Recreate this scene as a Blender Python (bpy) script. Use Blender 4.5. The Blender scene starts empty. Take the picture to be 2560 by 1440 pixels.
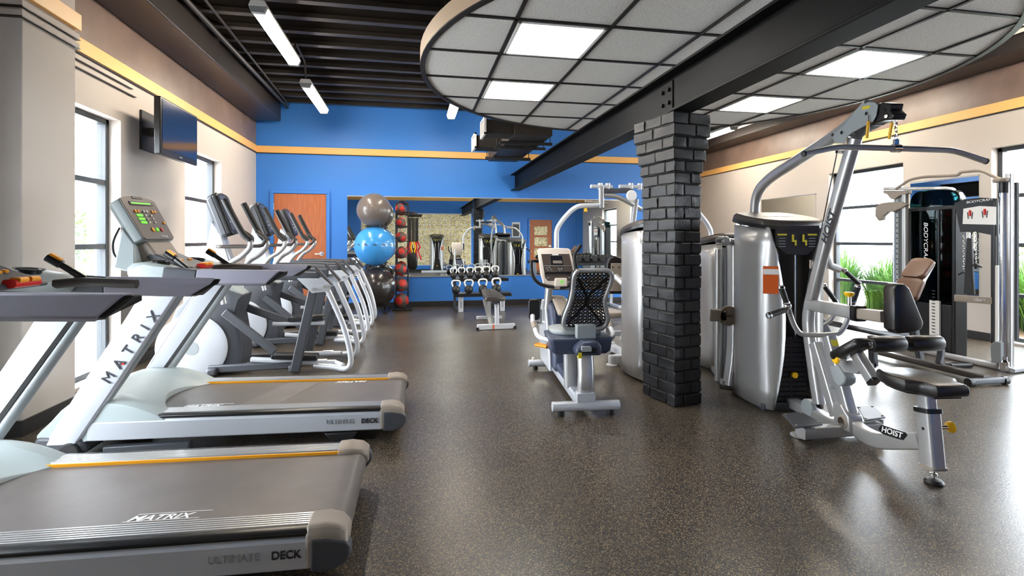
import bpy, bmesh, math, random
from mathutils import Vector, Matrix
random.seed(7)
COL = bpy.context.scene.collection
PI = math.pi
V = Vector
# ------------------------------------------------------------------ view geometry (metres; camera stands at x=0, y=0)
FPX, EYE, HORIZON = 1300.0, 1.25, 600.0
YAW = math.atan(250.0 / 1300.0)
SA, CA = math.sin(YAW), math.cos(YAW)
def ray(px, py):
    u = (px - 1280.0) / FPX; w = (HORIZON - py) / FPX
    return V((u * CA + SA, -u * SA + CA, w))
def at_z(px, py, z=0.0):
    d = ray(px, py); return V((0, 0, EYE)) + d * ((z - EYE) / d.z)
def at_y(px, py, y):
    d = ray(px, py); return V((0, 0, EYE)) + d * (y / d.y)
def at_x(px, py, x):
    d = ray(px, py); return V((0, 0, EYE)) + d * (x / d.x)
class Frame:
    """a machine's own axes: origin on the floor, y forward, x to its right"""
    def __init__(s, x, y, ang=0.0):
        s.o = V((x, y, 0)); s.a = ang
        s.m = Matrix.Translation(s.o) @ Matrix.Rotation(ang, 4, 'Z'); s.i = s.m.inverted()
    def _hit(s, px, py, ax, val):
        o = s.i @ V((0, 0, EYE)); d = s.i.to_3x3() @ ray(px, py)
        return o + d * ((val - o[ax]) / d[ax])
    def x(s, px, py, val=0.0): return s._hit(px, py, 0, val)
    def y(s, px, py, val=0.0): return s._hit(px, py, 1, val)
    def z(s, px, py, val=0.0): return s._hit(px, py, 2, val)
# ------------------------------------------------------------------ mesh building
class MB:
    def __init__(s): s.bm = bmesh.new(); s.mi = 0
    def face(s, pts):
        f = s.bm.faces.new([s.bm.verts.new(p) for p in pts]); f.material_index = s.mi; return f
    def box(s, c, size, rot=None):
        c = V(c); h = V(size) / 2; M = rot.to_3x3() if rot else Matrix.Identity(3)
        vs = [s.bm.verts.new(c + M @ V((h.x * a, h.y * b, h.z * d))) for a in (-1, 1) for b in (-1, 1) for d in (-1, 1)]
        for q in ((0, 1, 3, 2), (4, 6, 7, 5), (0, 4, 5, 1), (2, 3, 7, 6), (0, 2, 6, 4), (1, 5, 7, 3)):
            f = s.bm.faces.new([vs[i] for i in q]); f.material_index = s.mi
        return s
    def b2(s, a, b):
        a, b = V(a), V(b); return s.box((a + b) / 2, [abs(b[i] - a[i]) for i in range(3)])
    def loft(s, secs, closed=True, cap=True):
        rows = [[s.bm.verts.new(p) for p in sec] for sec in secs]; n = len(rows[0])
        for r0, r1 in zip(rows, rows[1:]):
            for i in range(n if closed else n - 1):
                j = (i + 1) % n
                try: f = s.bm.faces.new((r0[i], r0[j], r1[j], r1[i])); f.material_index = s.mi
                except ValueError: pass
        if cap and closed:
            for r, rev in ((rows[0], True), (rows[-1], False)):
                f = s.bm.faces.new(list(reversed(r)) if rev else r); f.material_index = s.mi
        return s
    def prism(s, poly, t0, t1, ax='y'):
        """outline in the two other axes, pushed from t0 to t1 along ax"""
        def P(a, b, t): return {'x': (t, a, b), 'y': (a, t, b), 'z': (a, b, t)}[ax]
        return s.loft([[P(a, b, t0) for a, b in poly], [P(a, b, t1) for a, b in poly]])
    def plate(s, pts, n, th):
        """flat outline in space with thickness th along n"""
        n = V(n).normalized() * th / 2
        return s.loft([[V(p) - n for p in pts], [V(p) + n for p in pts]])
    def _frames(s, path, up=None):
        path = [V(p) for p in path]; out = []; prev = None
        for i, p in enumerate(path):
            t = (path[min(i + 1, len(path) - 1)] - path[max(i - 1, 0)]).normalized()
            if up is not None: a = V(up)
            elif prev is None: a = V((0, 0, 1)) if abs(t.z) < .9 else V((1, 0, 0))
            else: a = prev
            a = a - t * a.dot(t)
            if a.length < 1e-5: a = t.orthogonal()
            a.normalize(); prev = a; out.append((p, t, a, t.cross(a)))
        return out
    def tube(s, path, r, n=12, cap=True):
        secs = []
        for i, (p, t, a, b) in enumerate(s._frames(path)):
            rr = r[i] if isinstance(r, (list, tuple)) else r
            secs.append([p + (a * math.cos(2 * PI * k / n) + b * math.sin(2 * PI * k / n)) * rr for k in range(n)])
        return s.loft(secs, cap=cap)
    def bar(s, path, w, h, up=(0, 0, 1), rnd=0.0):
        """rectangular (or rounded) tube along a path; h along up, w across"""
        prof = rrect(w, h, rnd) if rnd else [(-w / 2, -h / 2), (w / 2, -h / 2), (w / 2, h / 2), (-w / 2, h / 2)]
        return s.sweep(path, prof, up)
    def sweep(s, path, prof, up=(0, 0, 1)):
        secs = []
        for (p, t, a, b) in s._frames(path, up):
            secs.append([p + b * q[0] + a * q[1] for q in prof])
        return s.loft(secs)
    def cyl(s, p0, p1, r0, r1=None, n=20):
        return s.tube([p0, p1], [r0, r0 if r1 is None else r1], n)
    def lathe(s, prof, c=(0, 0, 0), ax=(0, 0, 1), n=24):
        ax = V(ax).normalized(); a = ax.orthogonal().normalized(); b = ax.cross(a); c = V(c)
        return s.loft([[c + ax * z + (a * math.cos(2 * PI * k / n) + b * math.sin(2 * PI * k / n)) * max(r, 1e-4) for k in range(n)] for r, z in prof], cap=tuple(prof[0]) != tuple(prof[-1]))
    def sphere(s, c, r, seg=32, rings=18, sc=(1, 1, 1)):
        m = Matrix.Translation(V(c)) @ Matrix.Diagonal((r * sc[0], r * sc[1], r * sc[2], 1))
        g = bmesh.ops.create_uvsphere(s.bm, u_segments=seg, v_segments=rings, radius=1, matrix=m)
        for v in g['verts']:
            for f in v.link_faces: f.material_index = s.mi
        return s
    def build(s, name, mats, parent=None, bev=0.0, seg=2, ang=35, sub=0, solid=0.0):
        bm = s.bm
        bmesh.ops.recalc_face_normals(bm, faces=bm.faces[:])
        me = bpy.data.meshes.new(name); bm.to_mesh(me); bm.free()
        for m in (mats if isinstance(mats, (list, tuple)) else [mats]): me.materials.append(m)
        for p in me.polygons: p.use_smooth = True
        me.set_sharp_from_angle(angle=math.radians(ang))
        o = bpy.data.objects.new(name, me); COL.objects.link(o)
        if parent: o.parent = parent
        if solid:
            m = o.modifiers.new('Solid', 'SOLIDIFY'); m.thickness = solid; m.offset = 0
        if bev:
            m = o.modifiers.new('Bevel', 'BEVEL'); m.width = bev; m.segments = seg; m.limit_method = 'ANGLE'; m.angle_limit = math.radians(40); m.harden_normals = False
        if sub:
            m = o.modifiers.new('Sub', 'SUBSURF'); m.levels = sub; m.render_levels = sub
        return o
def rrect(w, h, r, k=4):
    r = min(r, w / 2 - 1e-4, h / 2 - 1e-4); out = []
    for cx, cy, a0 in ((w / 2 - r, h / 2 - r, 0), (-w / 2 + r, h / 2 - r, 90), (-w / 2 + r, -h / 2 + r, 180), (w / 2 - r, -h / 2 + r, 270)):
        for i in range(k + 1):
            a = math.radians(a0 + 90 * i / k); out.append((cx + r * math.cos(a), cy + r * math.sin(a)))
    return out
def curve(pts, n=6):
    """smooth path through points (Catmull-Rom)"""
    pts = [V(p) for p in pts]; out = []
    for i in range(len(pts) - 1):
        p0, p1, p2, p3 = pts[max(i - 1, 0)], pts[i], pts[i + 1], pts[min(i + 2, len(pts) - 1)]
        for k in range(n):
            t = k / n
            out.append(.5 * ((2 * p1) + (p2 - p0) * t + (2 * p0 - 5 * p1 + 4 * p2 - p3) * t * t + (3 * p1 - p0 - 3 * p2 + p3) * t ** 3))
    out.append(pts[-1]); return out
def bend(pts, r, n=5):
    """polyline with rounded corners"""
    pts = [V(p) for p in pts]; out = [pts[0]]
    for a, b, c in zip(pts, pts[1:], pts[2:]):
        d = min(r, (a - b).length * .45, (c - b).length * .45)
        p, q = b + (a - b).normalized() * d, b + (c - b).normalized() * d
        for i in range(n + 1):
            t = i / n; out.append(p * (1 - t) ** 2 + b * 2 * t * (1 - t) + q * t * t)
    out.append(pts[-1]); return out
def ring(c, r, a0, a1, n, ax0=(1, 0, 0), ax1=(0, 0, 1)):
    c, u, w = V(c), V(ax0), V(ax1)
    return [c + u * r * math.cos(math.radians(a0 + (a1 - a0) * i / n)) + w * r * math.sin(math.radians(a0 + (a1 - a0) * i / n)) for i in range(n + 1)]
def thing(name, label, cat, loc=(0, 0, 0), rz=0.0, group=None):
    o = bpy.data.objects.new(name, None); o.empty_display_size = .1; COL.objects.link(o)
    o.location = loc; o.rotation_euler = (0, 0, rz); return tag(o, label, cat, group)
def tag(o, label=None, cat=None, group=None, kind=None):
    if label: o['label'] = label
    if cat: o['category'] = cat
    if group: o['group'] = group
    if kind: o['kind'] = kind
    return o
def struct(o, label=None): return tag(o, label, None, None, 'structure')
def copy_tree(o, parent=None):
    c = o.copy(); COL.objects.link(c)
    if parent: c.parent = parent
    for ch in list(o.children): copy_tree(ch, c)
    return c
def text(s, size, mat, parent, org, xd, yd, name='lettering', shear=0.0, sx=1.0, th=.0012, space=1.0, center=False, bold=0.0):
    cu = bpy.data.curves.new('txt', 'FONT'); cu.body = s; cu.size = size; cu.extrude = th; cu.shear = shear; cu.offset = bold * size; cu.space_character = space
    if center: cu.align_x = 'CENTER'
    t = bpy.data.objects.new('txt', cu); COL.objects.link(t)
    me = bpy.data.meshes.new_from_object(t.evaluated_get(bpy.context.evaluated_depsgraph_get()))
    bpy.data.objects.remove(t); me.name = name
    xd, yd = V(xd).normalized(), V(yd); zd = xd.cross(yd).normalized(); yd = zd.cross(xd)
    M = Matrix((xd * sx, yd, zd)).transposed().to_4x4(); M.translation = V(org)
    me.transform(M); me.materials.clear(); me.materials.append(mat)
    o = bpy.data.objects.new(name, me); COL.objects.link(o); o.parent = parent; return o
# ------------------------------------------------------------------ materials
def srgb(r, g, b):
    f = lambda c: (c / 255 / 12.92) if c / 255 <= .04045 else ((c / 255 + .055) / 1.055) ** 2.4
    return (f(r), f(g), f(b), 1)
def mat(name, col, rough=.5, metal=0.0, emit=None, es=0.0, coat=0.0, noise=0.0, nscale=8.0, bump=0.0, bscale=200.0, spec=.5, trans=0.0, alpha=1.0):
    m = bpy.data.materials.new(name); m.use_nodes = True; nt = m.node_tree; b = nt.nodes['Principled BSDF']
    b.inputs['Base Color'].default_value = col; b.inputs['Roughness'].default_value = rough; b.inputs['Metallic'].default_value = metal
    b.inputs['Specular IOR Level'].default_value = spec; b.inputs['Coat Weight'].default_value = coat; b.inputs['Coat Roughness'].default_value = .1
    b.inputs['Transmission Weight'].default_value = trans; b.inputs['Alpha'].default_value = alpha
    if emit: b.inputs['Emission Color'].default_value = emit; b.inputs['Emission Strength'].default_value = es
    tc = nt.nodes.new('ShaderNodeTexCoord')
    if noise:
        n = nt.nodes.new('ShaderNodeTexNoise'); n.inputs['Scale'].default_value = nscale; n.inputs['Detail'].default_value = 5
        r = nt.nodes.new('ShaderNodeMapRange'); r.inputs[1].default_value = .3; r.inputs[2].default_value = .7; r.inputs[3].default_value = 1 - noise; r.inputs[4].default_value = 1 + noise
        mx = nt.nodes.new('ShaderNodeMix'); mx.data_type = 'RGBA'; mx.blend_type = 'MULTIPLY'; mx.inputs['Factor'].default_value = 1; mx.inputs['A'].default_value = col
        nt.links.new(tc.outputs['Object'], n.inputs['Vector']); nt.links.new(n.outputs['Fac'], r.inputs[0]); nt.links.new(r.outputs[0], mx.inputs['B']); nt.links.new(mx.outputs['Result'], b.inputs['Base Color'])
    if bump:
        n2 = nt.nodes.new('ShaderNodeTexNoise'); n2.inputs['Scale'].default_value = bscale; n2.inputs['Detail'].default_value = 3
        bp = nt.nodes.new('ShaderNodeBump'); bp.inputs['Strength'].default_value = bump; bp.inputs['Distance'].default_value = .002
        nt.links.new(tc.outputs['Object'], n2.inputs['Vector']); nt.links.new(n2.outputs['Fac'], bp.inputs['Height']); nt.links.new(bp.outputs['Normal'], b.inputs['Normal'])
    return m
def floor_mat():
    m = mat('speckled_rubber', (.03, .03, .03, 1), .42, spec=.5); nt = m.node_tree; b = nt.nodes['Principled BSDF']
    tc = nt.nodes.new('ShaderNodeTexCoord')
    def fleck(scale, thr, col, prev):
        v = nt.nodes.new('ShaderNodeTexVoronoi'); v.inputs['Scale'].default_value = scale
        nt.links.new(tc.outputs['Object'], v.inputs['Vector'])
        sp = nt.nodes.new('ShaderNodeSeparateColor'); nt.links.new(v.outputs['Color'], sp.inputs[0])
        gt = nt.nodes.new('ShaderNodeMath'); gt.operation = 'GREATER_THAN'; gt.inputs[1].default_value = thr; nt.links.new(sp.outputs[0], gt.inputs[0])
        mx = nt.nodes.new('ShaderNodeMix'); mx.data_type = 'RGBA'; nt.links.new(gt.outputs[0], mx.inputs['Factor'])
        if prev is None: mx.inputs['A'].default_value = srgb(44, 40, 39)
        else: nt.links.new(prev, mx.inputs['A'])
        mx.inputs['B'].default_value = col; return mx.outputs['Result']
    c = fleck(250, .82, srgb(122, 100, 70), None); c = fleck(330, .9, srgb(160, 148, 124), c); c = fleck(200, .88, srgb(30, 28, 28), c)
    n = nt.nodes.new('ShaderNodeTexNoise'); n.inputs['Scale'].default_value = 1.3; n.inputs['Detail'].default_value = 4; nt.links.new(tc.outputs['Object'], n.inputs['Vector'])
    r = nt.nodes.new('ShaderNodeMapRange'); r.inputs[1].default_value = .3; r.inputs[2].default_value = .7; r.inputs[3].default_value = .28; r.inputs[4].default_value = .36
    nt.links.new(n.outputs['Fac'], r.inputs[0]); nt.links.new(r.outputs[0], b.inputs['Roughness']); nt.links.new(c, b.inputs['Base Color'])
    n3 = nt.nodes.new('ShaderNodeTexNoise'); n3.inputs['Scale'].default_value = 120; nt.links.new(tc.outputs['Object'], n3.inputs['Vector'])
    bp = nt.nodes.new('ShaderNodeBump'); bp.inputs['Strength'].default_value = .25; bp.inputs['Distance'].default_value = .002
    nt.links.new(n3.outputs['Fac'], bp.inputs['Height']); nt.links.new(bp.outputs['Normal'], b.inputs['Normal'])
    return m
def glass_mat(name, tint=(1, 1, 1, 1), refl=.08):
    m = bpy.data.materials.new(name); m.use_nodes = True; nt = m.node_tree; nt.nodes.remove(nt.nodes['Principled BSDF']); out = nt.nodes['Material Output']
    t = nt.nodes.new('ShaderNodeBsdfTransparent'); t.inputs[0].default_value = tint
    g = nt.nodes.new('ShaderNodeBsdfGlossy'); g.inputs['Roughness'].default_value = .02
    f = nt.nodes.new('ShaderNodeLayerWeight'); f.inputs['Blend'].default_value = .25
    mu = nt.nodes.new('ShaderNodeMath'); mu.operation = 'MULTIPLY'; mu.inputs[1].default_value = refl * 4; nt.links.new(f.outputs['Fresnel'], mu.inputs[0])
    x = nt.nodes.new('ShaderNodeMixShader'); nt.links.new(mu.outputs[0], x.inputs[0]); nt.links.new(t.outputs[0], x.inputs[1]); nt.links.new(g.outputs[0], x.inputs[2]); nt.links.new(x.outputs[0], out.inputs[0])
    return m
def tile_mat():
    m = mat('acoustic_tile', srgb(226, 224, 221), .9); nt = m.node_tree; b = nt.nodes['Principled BSDF']
    tc = nt.nodes.new('ShaderNodeTexCoord'); n = nt.nodes.new('ShaderNodeTexNoise'); n.inputs['Scale'].default_value = 130; n.inputs['Detail'].default_value = 2
    nt.links.new(tc.outputs['Object'], n.inputs['Vector'])
    r = nt.nodes.new('ShaderNodeValToRGB'); r.color_ramp.elements[0].position = .34; r.color_ramp.elements[0].color = srgb(150, 148, 144); r.color_ramp.elements[1].position = .42; r.color_ramp.elements[1].color = srgb(226, 224, 221)
    nt.links.new(n.outputs['Fac'], r.inputs[0]); nt.links.new(r.outputs[0], b.inputs['Base Color']); return m
def block_mat():
    m = mat('glass_block', srgb(225, 200, 140), .15, spec=.6); nt = m.node_tree; b = nt.nodes['Principled BSDF']
    tc = nt.nodes.new('ShaderNodeTexCoord'); n = nt.nodes.new('ShaderNodeTexNoise'); n.inputs['Scale'].default_value = 14; n.inputs['Distortion'].default_value = 2
    nt.links.new(tc.outputs['Object'], n.inputs['Vector']); bp = nt.nodes.new('ShaderNodeBump'); bp.inputs['Strength'].default_value = .9; bp.inputs['Distance'].default_value = .02
    r = nt.nodes.new('ShaderNodeValToRGB'); r.color_ramp.elements[0].color = srgb(150, 122, 74); r.color_ramp.elements[1].color = srgb(250, 236, 190); r.color_ramp.elements[0].position = .35; r.color_ramp.elements[1].position = .62
    nt.links.new(n.outputs['Fac'], r.inputs[0]); nt.links.new(r.outputs[0], b.inputs['Base Color']); nt.links.new(n.outputs['Fac'], bp.inputs['Height']); nt.links.new(bp.outputs['Normal'], b.inputs['Normal'])
    b.inputs['Emission Strength'].default_value = .12; nt.links.new(r.outputs[0], b.inputs['Emission Color']); return m  # faint glow put into the block colour; the wall behind is solid
def wood_mat(name, a, b_):
    m = mat(name, a, .4); nt = m.node_tree; b = nt.nodes['Principled BSDF']; tc = nt.nodes.new('ShaderNodeTexCoord'); mp = nt.nodes.new('ShaderNodeMapping'); mp.inputs['Scale'].default_value = (14, 14, 1.2)
    n = nt.nodes.new('ShaderNodeTexNoise'); n.inputs['Scale'].default_value = 3; n.inputs['Detail'].default_value = 6
    nt.links.new(tc.outputs['Object'], mp.inputs[0]); nt.links.new(mp.outputs[0], n.inputs['Vector'])
    r = nt.nodes.new('ShaderNodeValToRGB'); r.color_ramp.elements[0].color = a; r.color_ramp.elements[1].color = b_; r.color_ramp.elements[0].position = .3; r.color_ramp.elements[1].position = .7
    nt.links.new(n.outputs['Fac'], r.inputs[0]); nt.links.new(r.outputs[0], b.inputs['Base Color']); return m
M = dict(
    wall=mat('painted_wall', srgb(205, 196, 188), .75, bump=.05, bscale=300), brown=mat('brown_paint', srgb(126, 106, 96), .36, noise=.18, nscale=3),
    blue=mat('blue_paint', srgb(60, 134, 224), .5, bump=.04, bscale=300), soffit=mat('soffit_paint', srgb(42, 37, 36), .36, noise=.15, nscale=3), shroudback=mat('shroud_teal', srgb(30, 72, 76), .3), conbody=mat('console_body', srgb(116, 124, 124), .42), orange=mat('orange_trim', srgb(250, 194, 116), .45), black=mat('black_trim', srgb(38, 36, 36), .5),
    deck=mat('dark_ceiling', srgb(32, 28, 26), .8, noise=.2, nscale=4), joist=mat('joist_paint', srgb(42, 37, 34), .45, noise=.2), steel=mat('black_steel', srgb(11, 12, 13), .55, noise=.3, nscale=5, bump=.15, bscale=40, spec=.15),
    floor=floor_mat(), glass=glass_mat('window_glass'), frame=mat('window_frame', srgb(58, 62, 66), .4), white=mat('white_paint', srgb(236, 236, 234), .5),
    tile=tile_mat(), grid=mat('dark_grid', srgb(26, 24, 23), .5), rim=mat('tan_rim', srgb(196, 170, 144), .4), panel=mat('light_panel', (1, 1, 1, 1), .5, emit=(1, .95, .86, 1), es=13.0),
    tube=mat('lamp_lens', (1, 1, 1, 1), .4, emit=(1, .88, .72, 1), es=38.0), mirror=mat('mirror_glass', (.86, .9, .88, 1), .0, 1.0), chrome=mat('chrome', (.8, .8, .8, 1), .12, 1.0),
    silver=mat('silver_paint', srgb(186, 185, 184), .32, .55, coat=.25), silver2=mat('satin_silver', srgb(205, 208, 214), .34, .25, coat=.3), gray=mat('grey_plastic', srgb(152, 158, 160), .42), greenish=mat('grey_green_plastic', srgb(176, 186, 186), .42),
    dgray=mat('charcoal_plastic', srgb(70, 72, 78), .45, bump=.1, bscale=400), soft=mat('padded_rail', srgb(142, 139, 152), .55, bump=.35, bscale=500), pad=mat('black_vinyl', srgb(34, 31, 30), .34, bump=.08, bscale=300), litpad=mat('brown_lit_vinyl', srgb(110, 82, 66), .42, bump=.1, bscale=300),
    rubber=mat('black_rubber', srgb(30, 29, 29), .5), blk=mat('black_plastic', srgb(24, 24, 25), .32), belt=mat('running_belt', srgb(96, 88, 84), .38, noise=.12, nscale=6, bump=.25, bscale=350), beltlight=mat('worn_belt', srgb(112, 104, 99), .38, noise=.12, nscale=6), taupe=mat('taupe_plastic', srgb(150, 138, 126), .45),
    yellow=mat('yellow_plastic', srgb(250, 190, 10), .4), ystripe=mat('yellow_strip', srgb(250, 170, 20), .45), red=mat('red_plastic', srgb(200, 30, 20), .35), orng=mat('orange_plastic', srgb(245, 160, 30), .4), label=mat('orange_label', srgb(214, 92, 24), .5), paper=mat('white_label', srgb(232, 230, 226), .6),
    ylabel=mat('yellow_label', srgb(226, 206, 40), .5), green=mat('green_lens', srgb(90, 190, 40), .3, emit=srgb(110, 220, 50), es=.4), ink=mat('dark_ink', srgb(44, 46, 54), .5), wink=mat('white_ink', srgb(240, 240, 240), .4), face=mat('console_face', srgb(88, 76, 68), .35), navy=mat('navy_plastic', srgb(62, 70, 92), .4),
    wood=wood_mat('door_wood', srgb(176, 96, 52), srgb(200, 116, 66)), screen=mat('tv_screen', srgb(20, 26, 44), .12, coat=.5), cream=mat('cream_plastic', srgb(228, 214, 200), .4), teal=glass_mat('teal_shroud', (.10, .26, .28, 1), .12), iron=mat('cast_iron', srgb(34, 32, 32), .38, noise=.2, nscale=20, bump=.1, bscale=80),
    ballgray=mat('grey_ball', srgb(112, 102, 96), .28, coat=.2), ballblue=mat('blue_ball', srgb(62, 150, 220), .25, coat=.3), ballblack=mat('black_ball', srgb(44, 40, 40), .25, coat=.3), medgray=mat('med_ball_grey', srgb(86, 78, 72), .55, bump=.2, bscale=200), medred=mat('med_ball_red', srgb(196, 44, 30), .5, bump=.2, bscale=200),
    block=block_mat(), plate=mat('dark_plate', srgb(78, 72, 68), .4, .4), asph=mat('paving', srgb(190, 188, 184), .9, noise=.1, nscale=2), leaf=mat('grass_blade', srgb(76, 118, 36), .6, noise=.3, nscale=3), leaf2=mat('pale_leaf', srgb(92, 112, 62), .6, noise=.3), bark=mat('brown_bark', srgb(96, 76, 58), .8, noise=.3), mulch=mat('mulch', srgb(110, 88, 66), .9, noise=.4, nscale=20))
SKY, EXPO = 15, .95
# ================================================================== THE ROOM
XL, XR, YB, YF, ZD = -2.71, 7.0, 9.89, -1.0, 4.0
YB2, XS = 12.6, 5.2                       # the bay that runs deeper on the right
ZS0, ZS1 = 2.80, 2.92                     # orange band
def wall_y(name, x0, x1, ya, yb, holes, bands):
    """wall running along y between x0 and x1 with window holes; bands: (z0, z1, material slot)"""
    b = MB(); ys = sorted({ya, yb, *[h[0] for h in holes], *[h[1] for h in holes]})
    for z0, z1, mi in bands:
        b.mi = mi; zs = sorted({z0, z1, *[z for h in holes for z in h[2:4] if z0 < z < z1]})
        for p, q in zip(ys, ys[1:]):
            for r, t in zip(zs, zs[1:]):
                if any(h[0] <= p and q <= h[1] and h[2] <= r and t <= h[3] for h in holes): continue
                b.b2((x0, p, r), (x1, q, t))
    bmesh.ops.remove_doubles(b.bm, verts=b.bm.verts, dist=1e-5)
    return struct(b.build(name, [M['wall'], M['brown']]))
WZ = (.03, 2.38)
LW = [(1.69, 2.91), (4.31, 5.54), (6.96, 8.19)]
RW = [(1.26, 2.63), (3.80, 5.17), (6.34, 7.71)]
bands = [(0, ZS0, 0), (ZS0, ZD, 1)]
wall_y('wall_left', XL - .22, XL, YF, YB, [h + WZ for h in LW], bands)
wall_y('wall_right', XR, XR + .22, YF, YB2, [h + WZ for h in RW] + [(9.78, 10.30, 1.2, 1.8)], bands)
struct(MB().b2((XL, YB, 0), (XS, YB + .15, ZD)).build('wall_back', M['blue']))
struct(MB().b2((XS - .15, YB + .15, 0), (XS, YB2, ZD)).build('wall_return', M['wall']))
struct(MB().b2((XS - .15, YB2, 0), (XR, YB2 + .15, ZD)).build('wall_far', M['wall']))
struct(MB().b2((XL, YF - .15, 0), (XR, YF, ZD)).build('wall_rear', M['blue']))
struct(MB().b2((XL - .22, YF - .15, -.12), (XR + .22, YB2 + .15, 0)).build('floor', M['floor']))
struct(MB().b2((XL - .22, YF - .15, ZD), (XR + .22, YB2 + .15, ZD + .12)).build('ceiling', M['deck']))
jo = None
for i in range(33):
    y = -.55 + .409 * i
    if jo is None:
        b = MB(); b.b2((XL, -.018, 3.72), (XR, .018, ZD)); b.b2((XL, -.045, 3.66), (XR, .045, 3.715)); b.b2((XL, -.045, 3.95), (XR, .045, 3.99))
        jo = b.build('ceiling_joist', M['joist'], bev=.004); j = jo
    else: j = jo.copy(); COL.objects.link(j)
    j.location = (0, y, 0); struct(j)
# baseboards, band trims
def strip(name, a, b_, m, bev=.004): return struct(MB().b2(a, b_).build(name, m, bev=bev))
def split_y(name, x0, x1, y0, y1, z0, z1, holes, m):
    cuts = [y0]; 
    for h in holes:
        if h[1] > y0 and h[0] < y1: cuts += [max(h[0], y0), min(h[1], y1)]
    cuts.append(y1); b = MB()
    for p, q in zip(cuts[::2], cuts[1::2]):
        if q - p > .02: b.b2((x0, p, z0), (x1, q, z1))
    return struct(b.build(name, m, bev=.004))
split_y('baseboard_left', XL, XL + .015, YF, YB, 0, .1, LW, M['black'])
split_y('baseboard_right', XR - .015, XR, YF, YB2, 0, .1, RW, M['black'])
strip('baseboard_back', (XL, YB - .015, 0), (XS, YB, .1), M['black'])
strip('baseboard_rear', (XL, YF, 0), (4.6, YF + .015, .1), M['black'])
strip('trim_1', (XL, YF, ZS0), (XL + .03, YB, ZS1), M['orange'])
strip('trim_2', (XL + .03, YB - .03, ZS0), (XS, YB, ZS1), M['orange'])
strip('trim_3', (XR - .03, YF, ZS0), (XR, YB2, ZS1), M['orange'])
strip('trim_4', (XL + .03, YF, ZS0), (XR - .03, YF + .03, ZS1), M['orange'])
strip('trim_5', (XL, YF, ZS0 - .012), (XL + .02, YB, ZS0), M['black']); strip('trim_6', (XL + .02, YB - .02, ZS0 - .012), (XS, YB, ZS0), M['black']); strip('trim_7', (XR - .02, YF, ZS0 - .012), (XR, YB2, ZS0), M['black'])
# dark boxed-in soffits high on both side walls
s = MB(); s.b2((XL, YF, 3.33), (-2.26, 9.72, 3.655)); struct(s.build('soffit_left', M['soffit'], bev=.01))
s = MB(); s.b2((6.5, YF, 3.33), (XR, YB2, 3.655)); struct(s.build('soffit_right', M['soffit'], bev=.01))
# left pier between the windows
s = MB(); s.b2((XL, 3.84, 0), (-2.44, 4.38, 3.33)); struct(s.build('wall_pier', M['wall'], bev=.008))
s = MB(); s.b2((XL, 3.825, 0), (-2.425, 4.395, .1)); struct(s.build('baseboard_pier', M['black']))
s = MB(); s.b2((XL, 3.81, ZS0), (-2.41, 4.40, ZS1)); struct(s.build('trim_8', M['orange'], bev=.004))
for k, z in enumerate((2.755, 2.69)):
    s = MB(); s.b2((XL, 4.38, z - .02), (XL + .018, 5.72 + k * .06, z + .02)); s.b2((XL, 3.815, z - .02), (-2.422, 4.398, z + .02)); s.b2((XL, YF, z - .02), (XL + .018, 3.84, z + .02)); struct(s.build('trim_%d' % (9 + k), M['wall'], bev=.003))
    s = MB(); s.b2((XL, 4.38, z - .027), (XL + .022, 5.72 + k * .06, z - .02)); s.b2((XL, 3.81, z - .027), (-2.418, 4.40, z - .02)); struct(s.build('trim_%d' % (11 + k), M['black']))  # black strips are shade lines under the channels, put in as colour
# ------------------------------------------------------------------ windows
def window(name, xw, side, y0, y1, z0=WZ[0], z1=WZ[1], rails=(.58, 1.19, 1.785)):
    x = xw + side * .14; w = .05; r = None
    b = MB(); b.b2((x - .04, y0, z0), (x + .04, y0 + w, z1)); b.b2((x - .04, y1 - w, z0), (x + .04, y1, z1)); b.b2((x - .04, y0, z1 - w), (x + .04, y1, z1)); b.b2((x - .04, y0, z0), (x + .04, y1, z0 + w))
    for z in rails: b.b2((x - .035, y0 + w, z - .024), (x + .035, y1 - w, z + .024))
    f = struct(b.build(name, M['frame'], bev=.004))
    zs = [z0 + w, *rails, z1 - w]
    for p, q in zip(zs, zs[1:]): MB().b2((x - .004, y0 + w, p + .02), (x + .004, y1 - w, q - .02)).build('pane', M['glass'], f)
    s = MB(); s.b2((xw + side * .02, y0 - .0, z0 - .005), (x - side * .04, y1, z0 + .004)); s.build('sill', M['white'], f)
    return f
n = 0
for h in LW: n += 1; window('window_%d' % n, XL, -1, *h)
for h in RW: n += 1; window('window_%d' % n, XR, 1, *h)
window('window_7', XR, 1, 9.78, 10.30, 1.2, 1.8, ())
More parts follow.
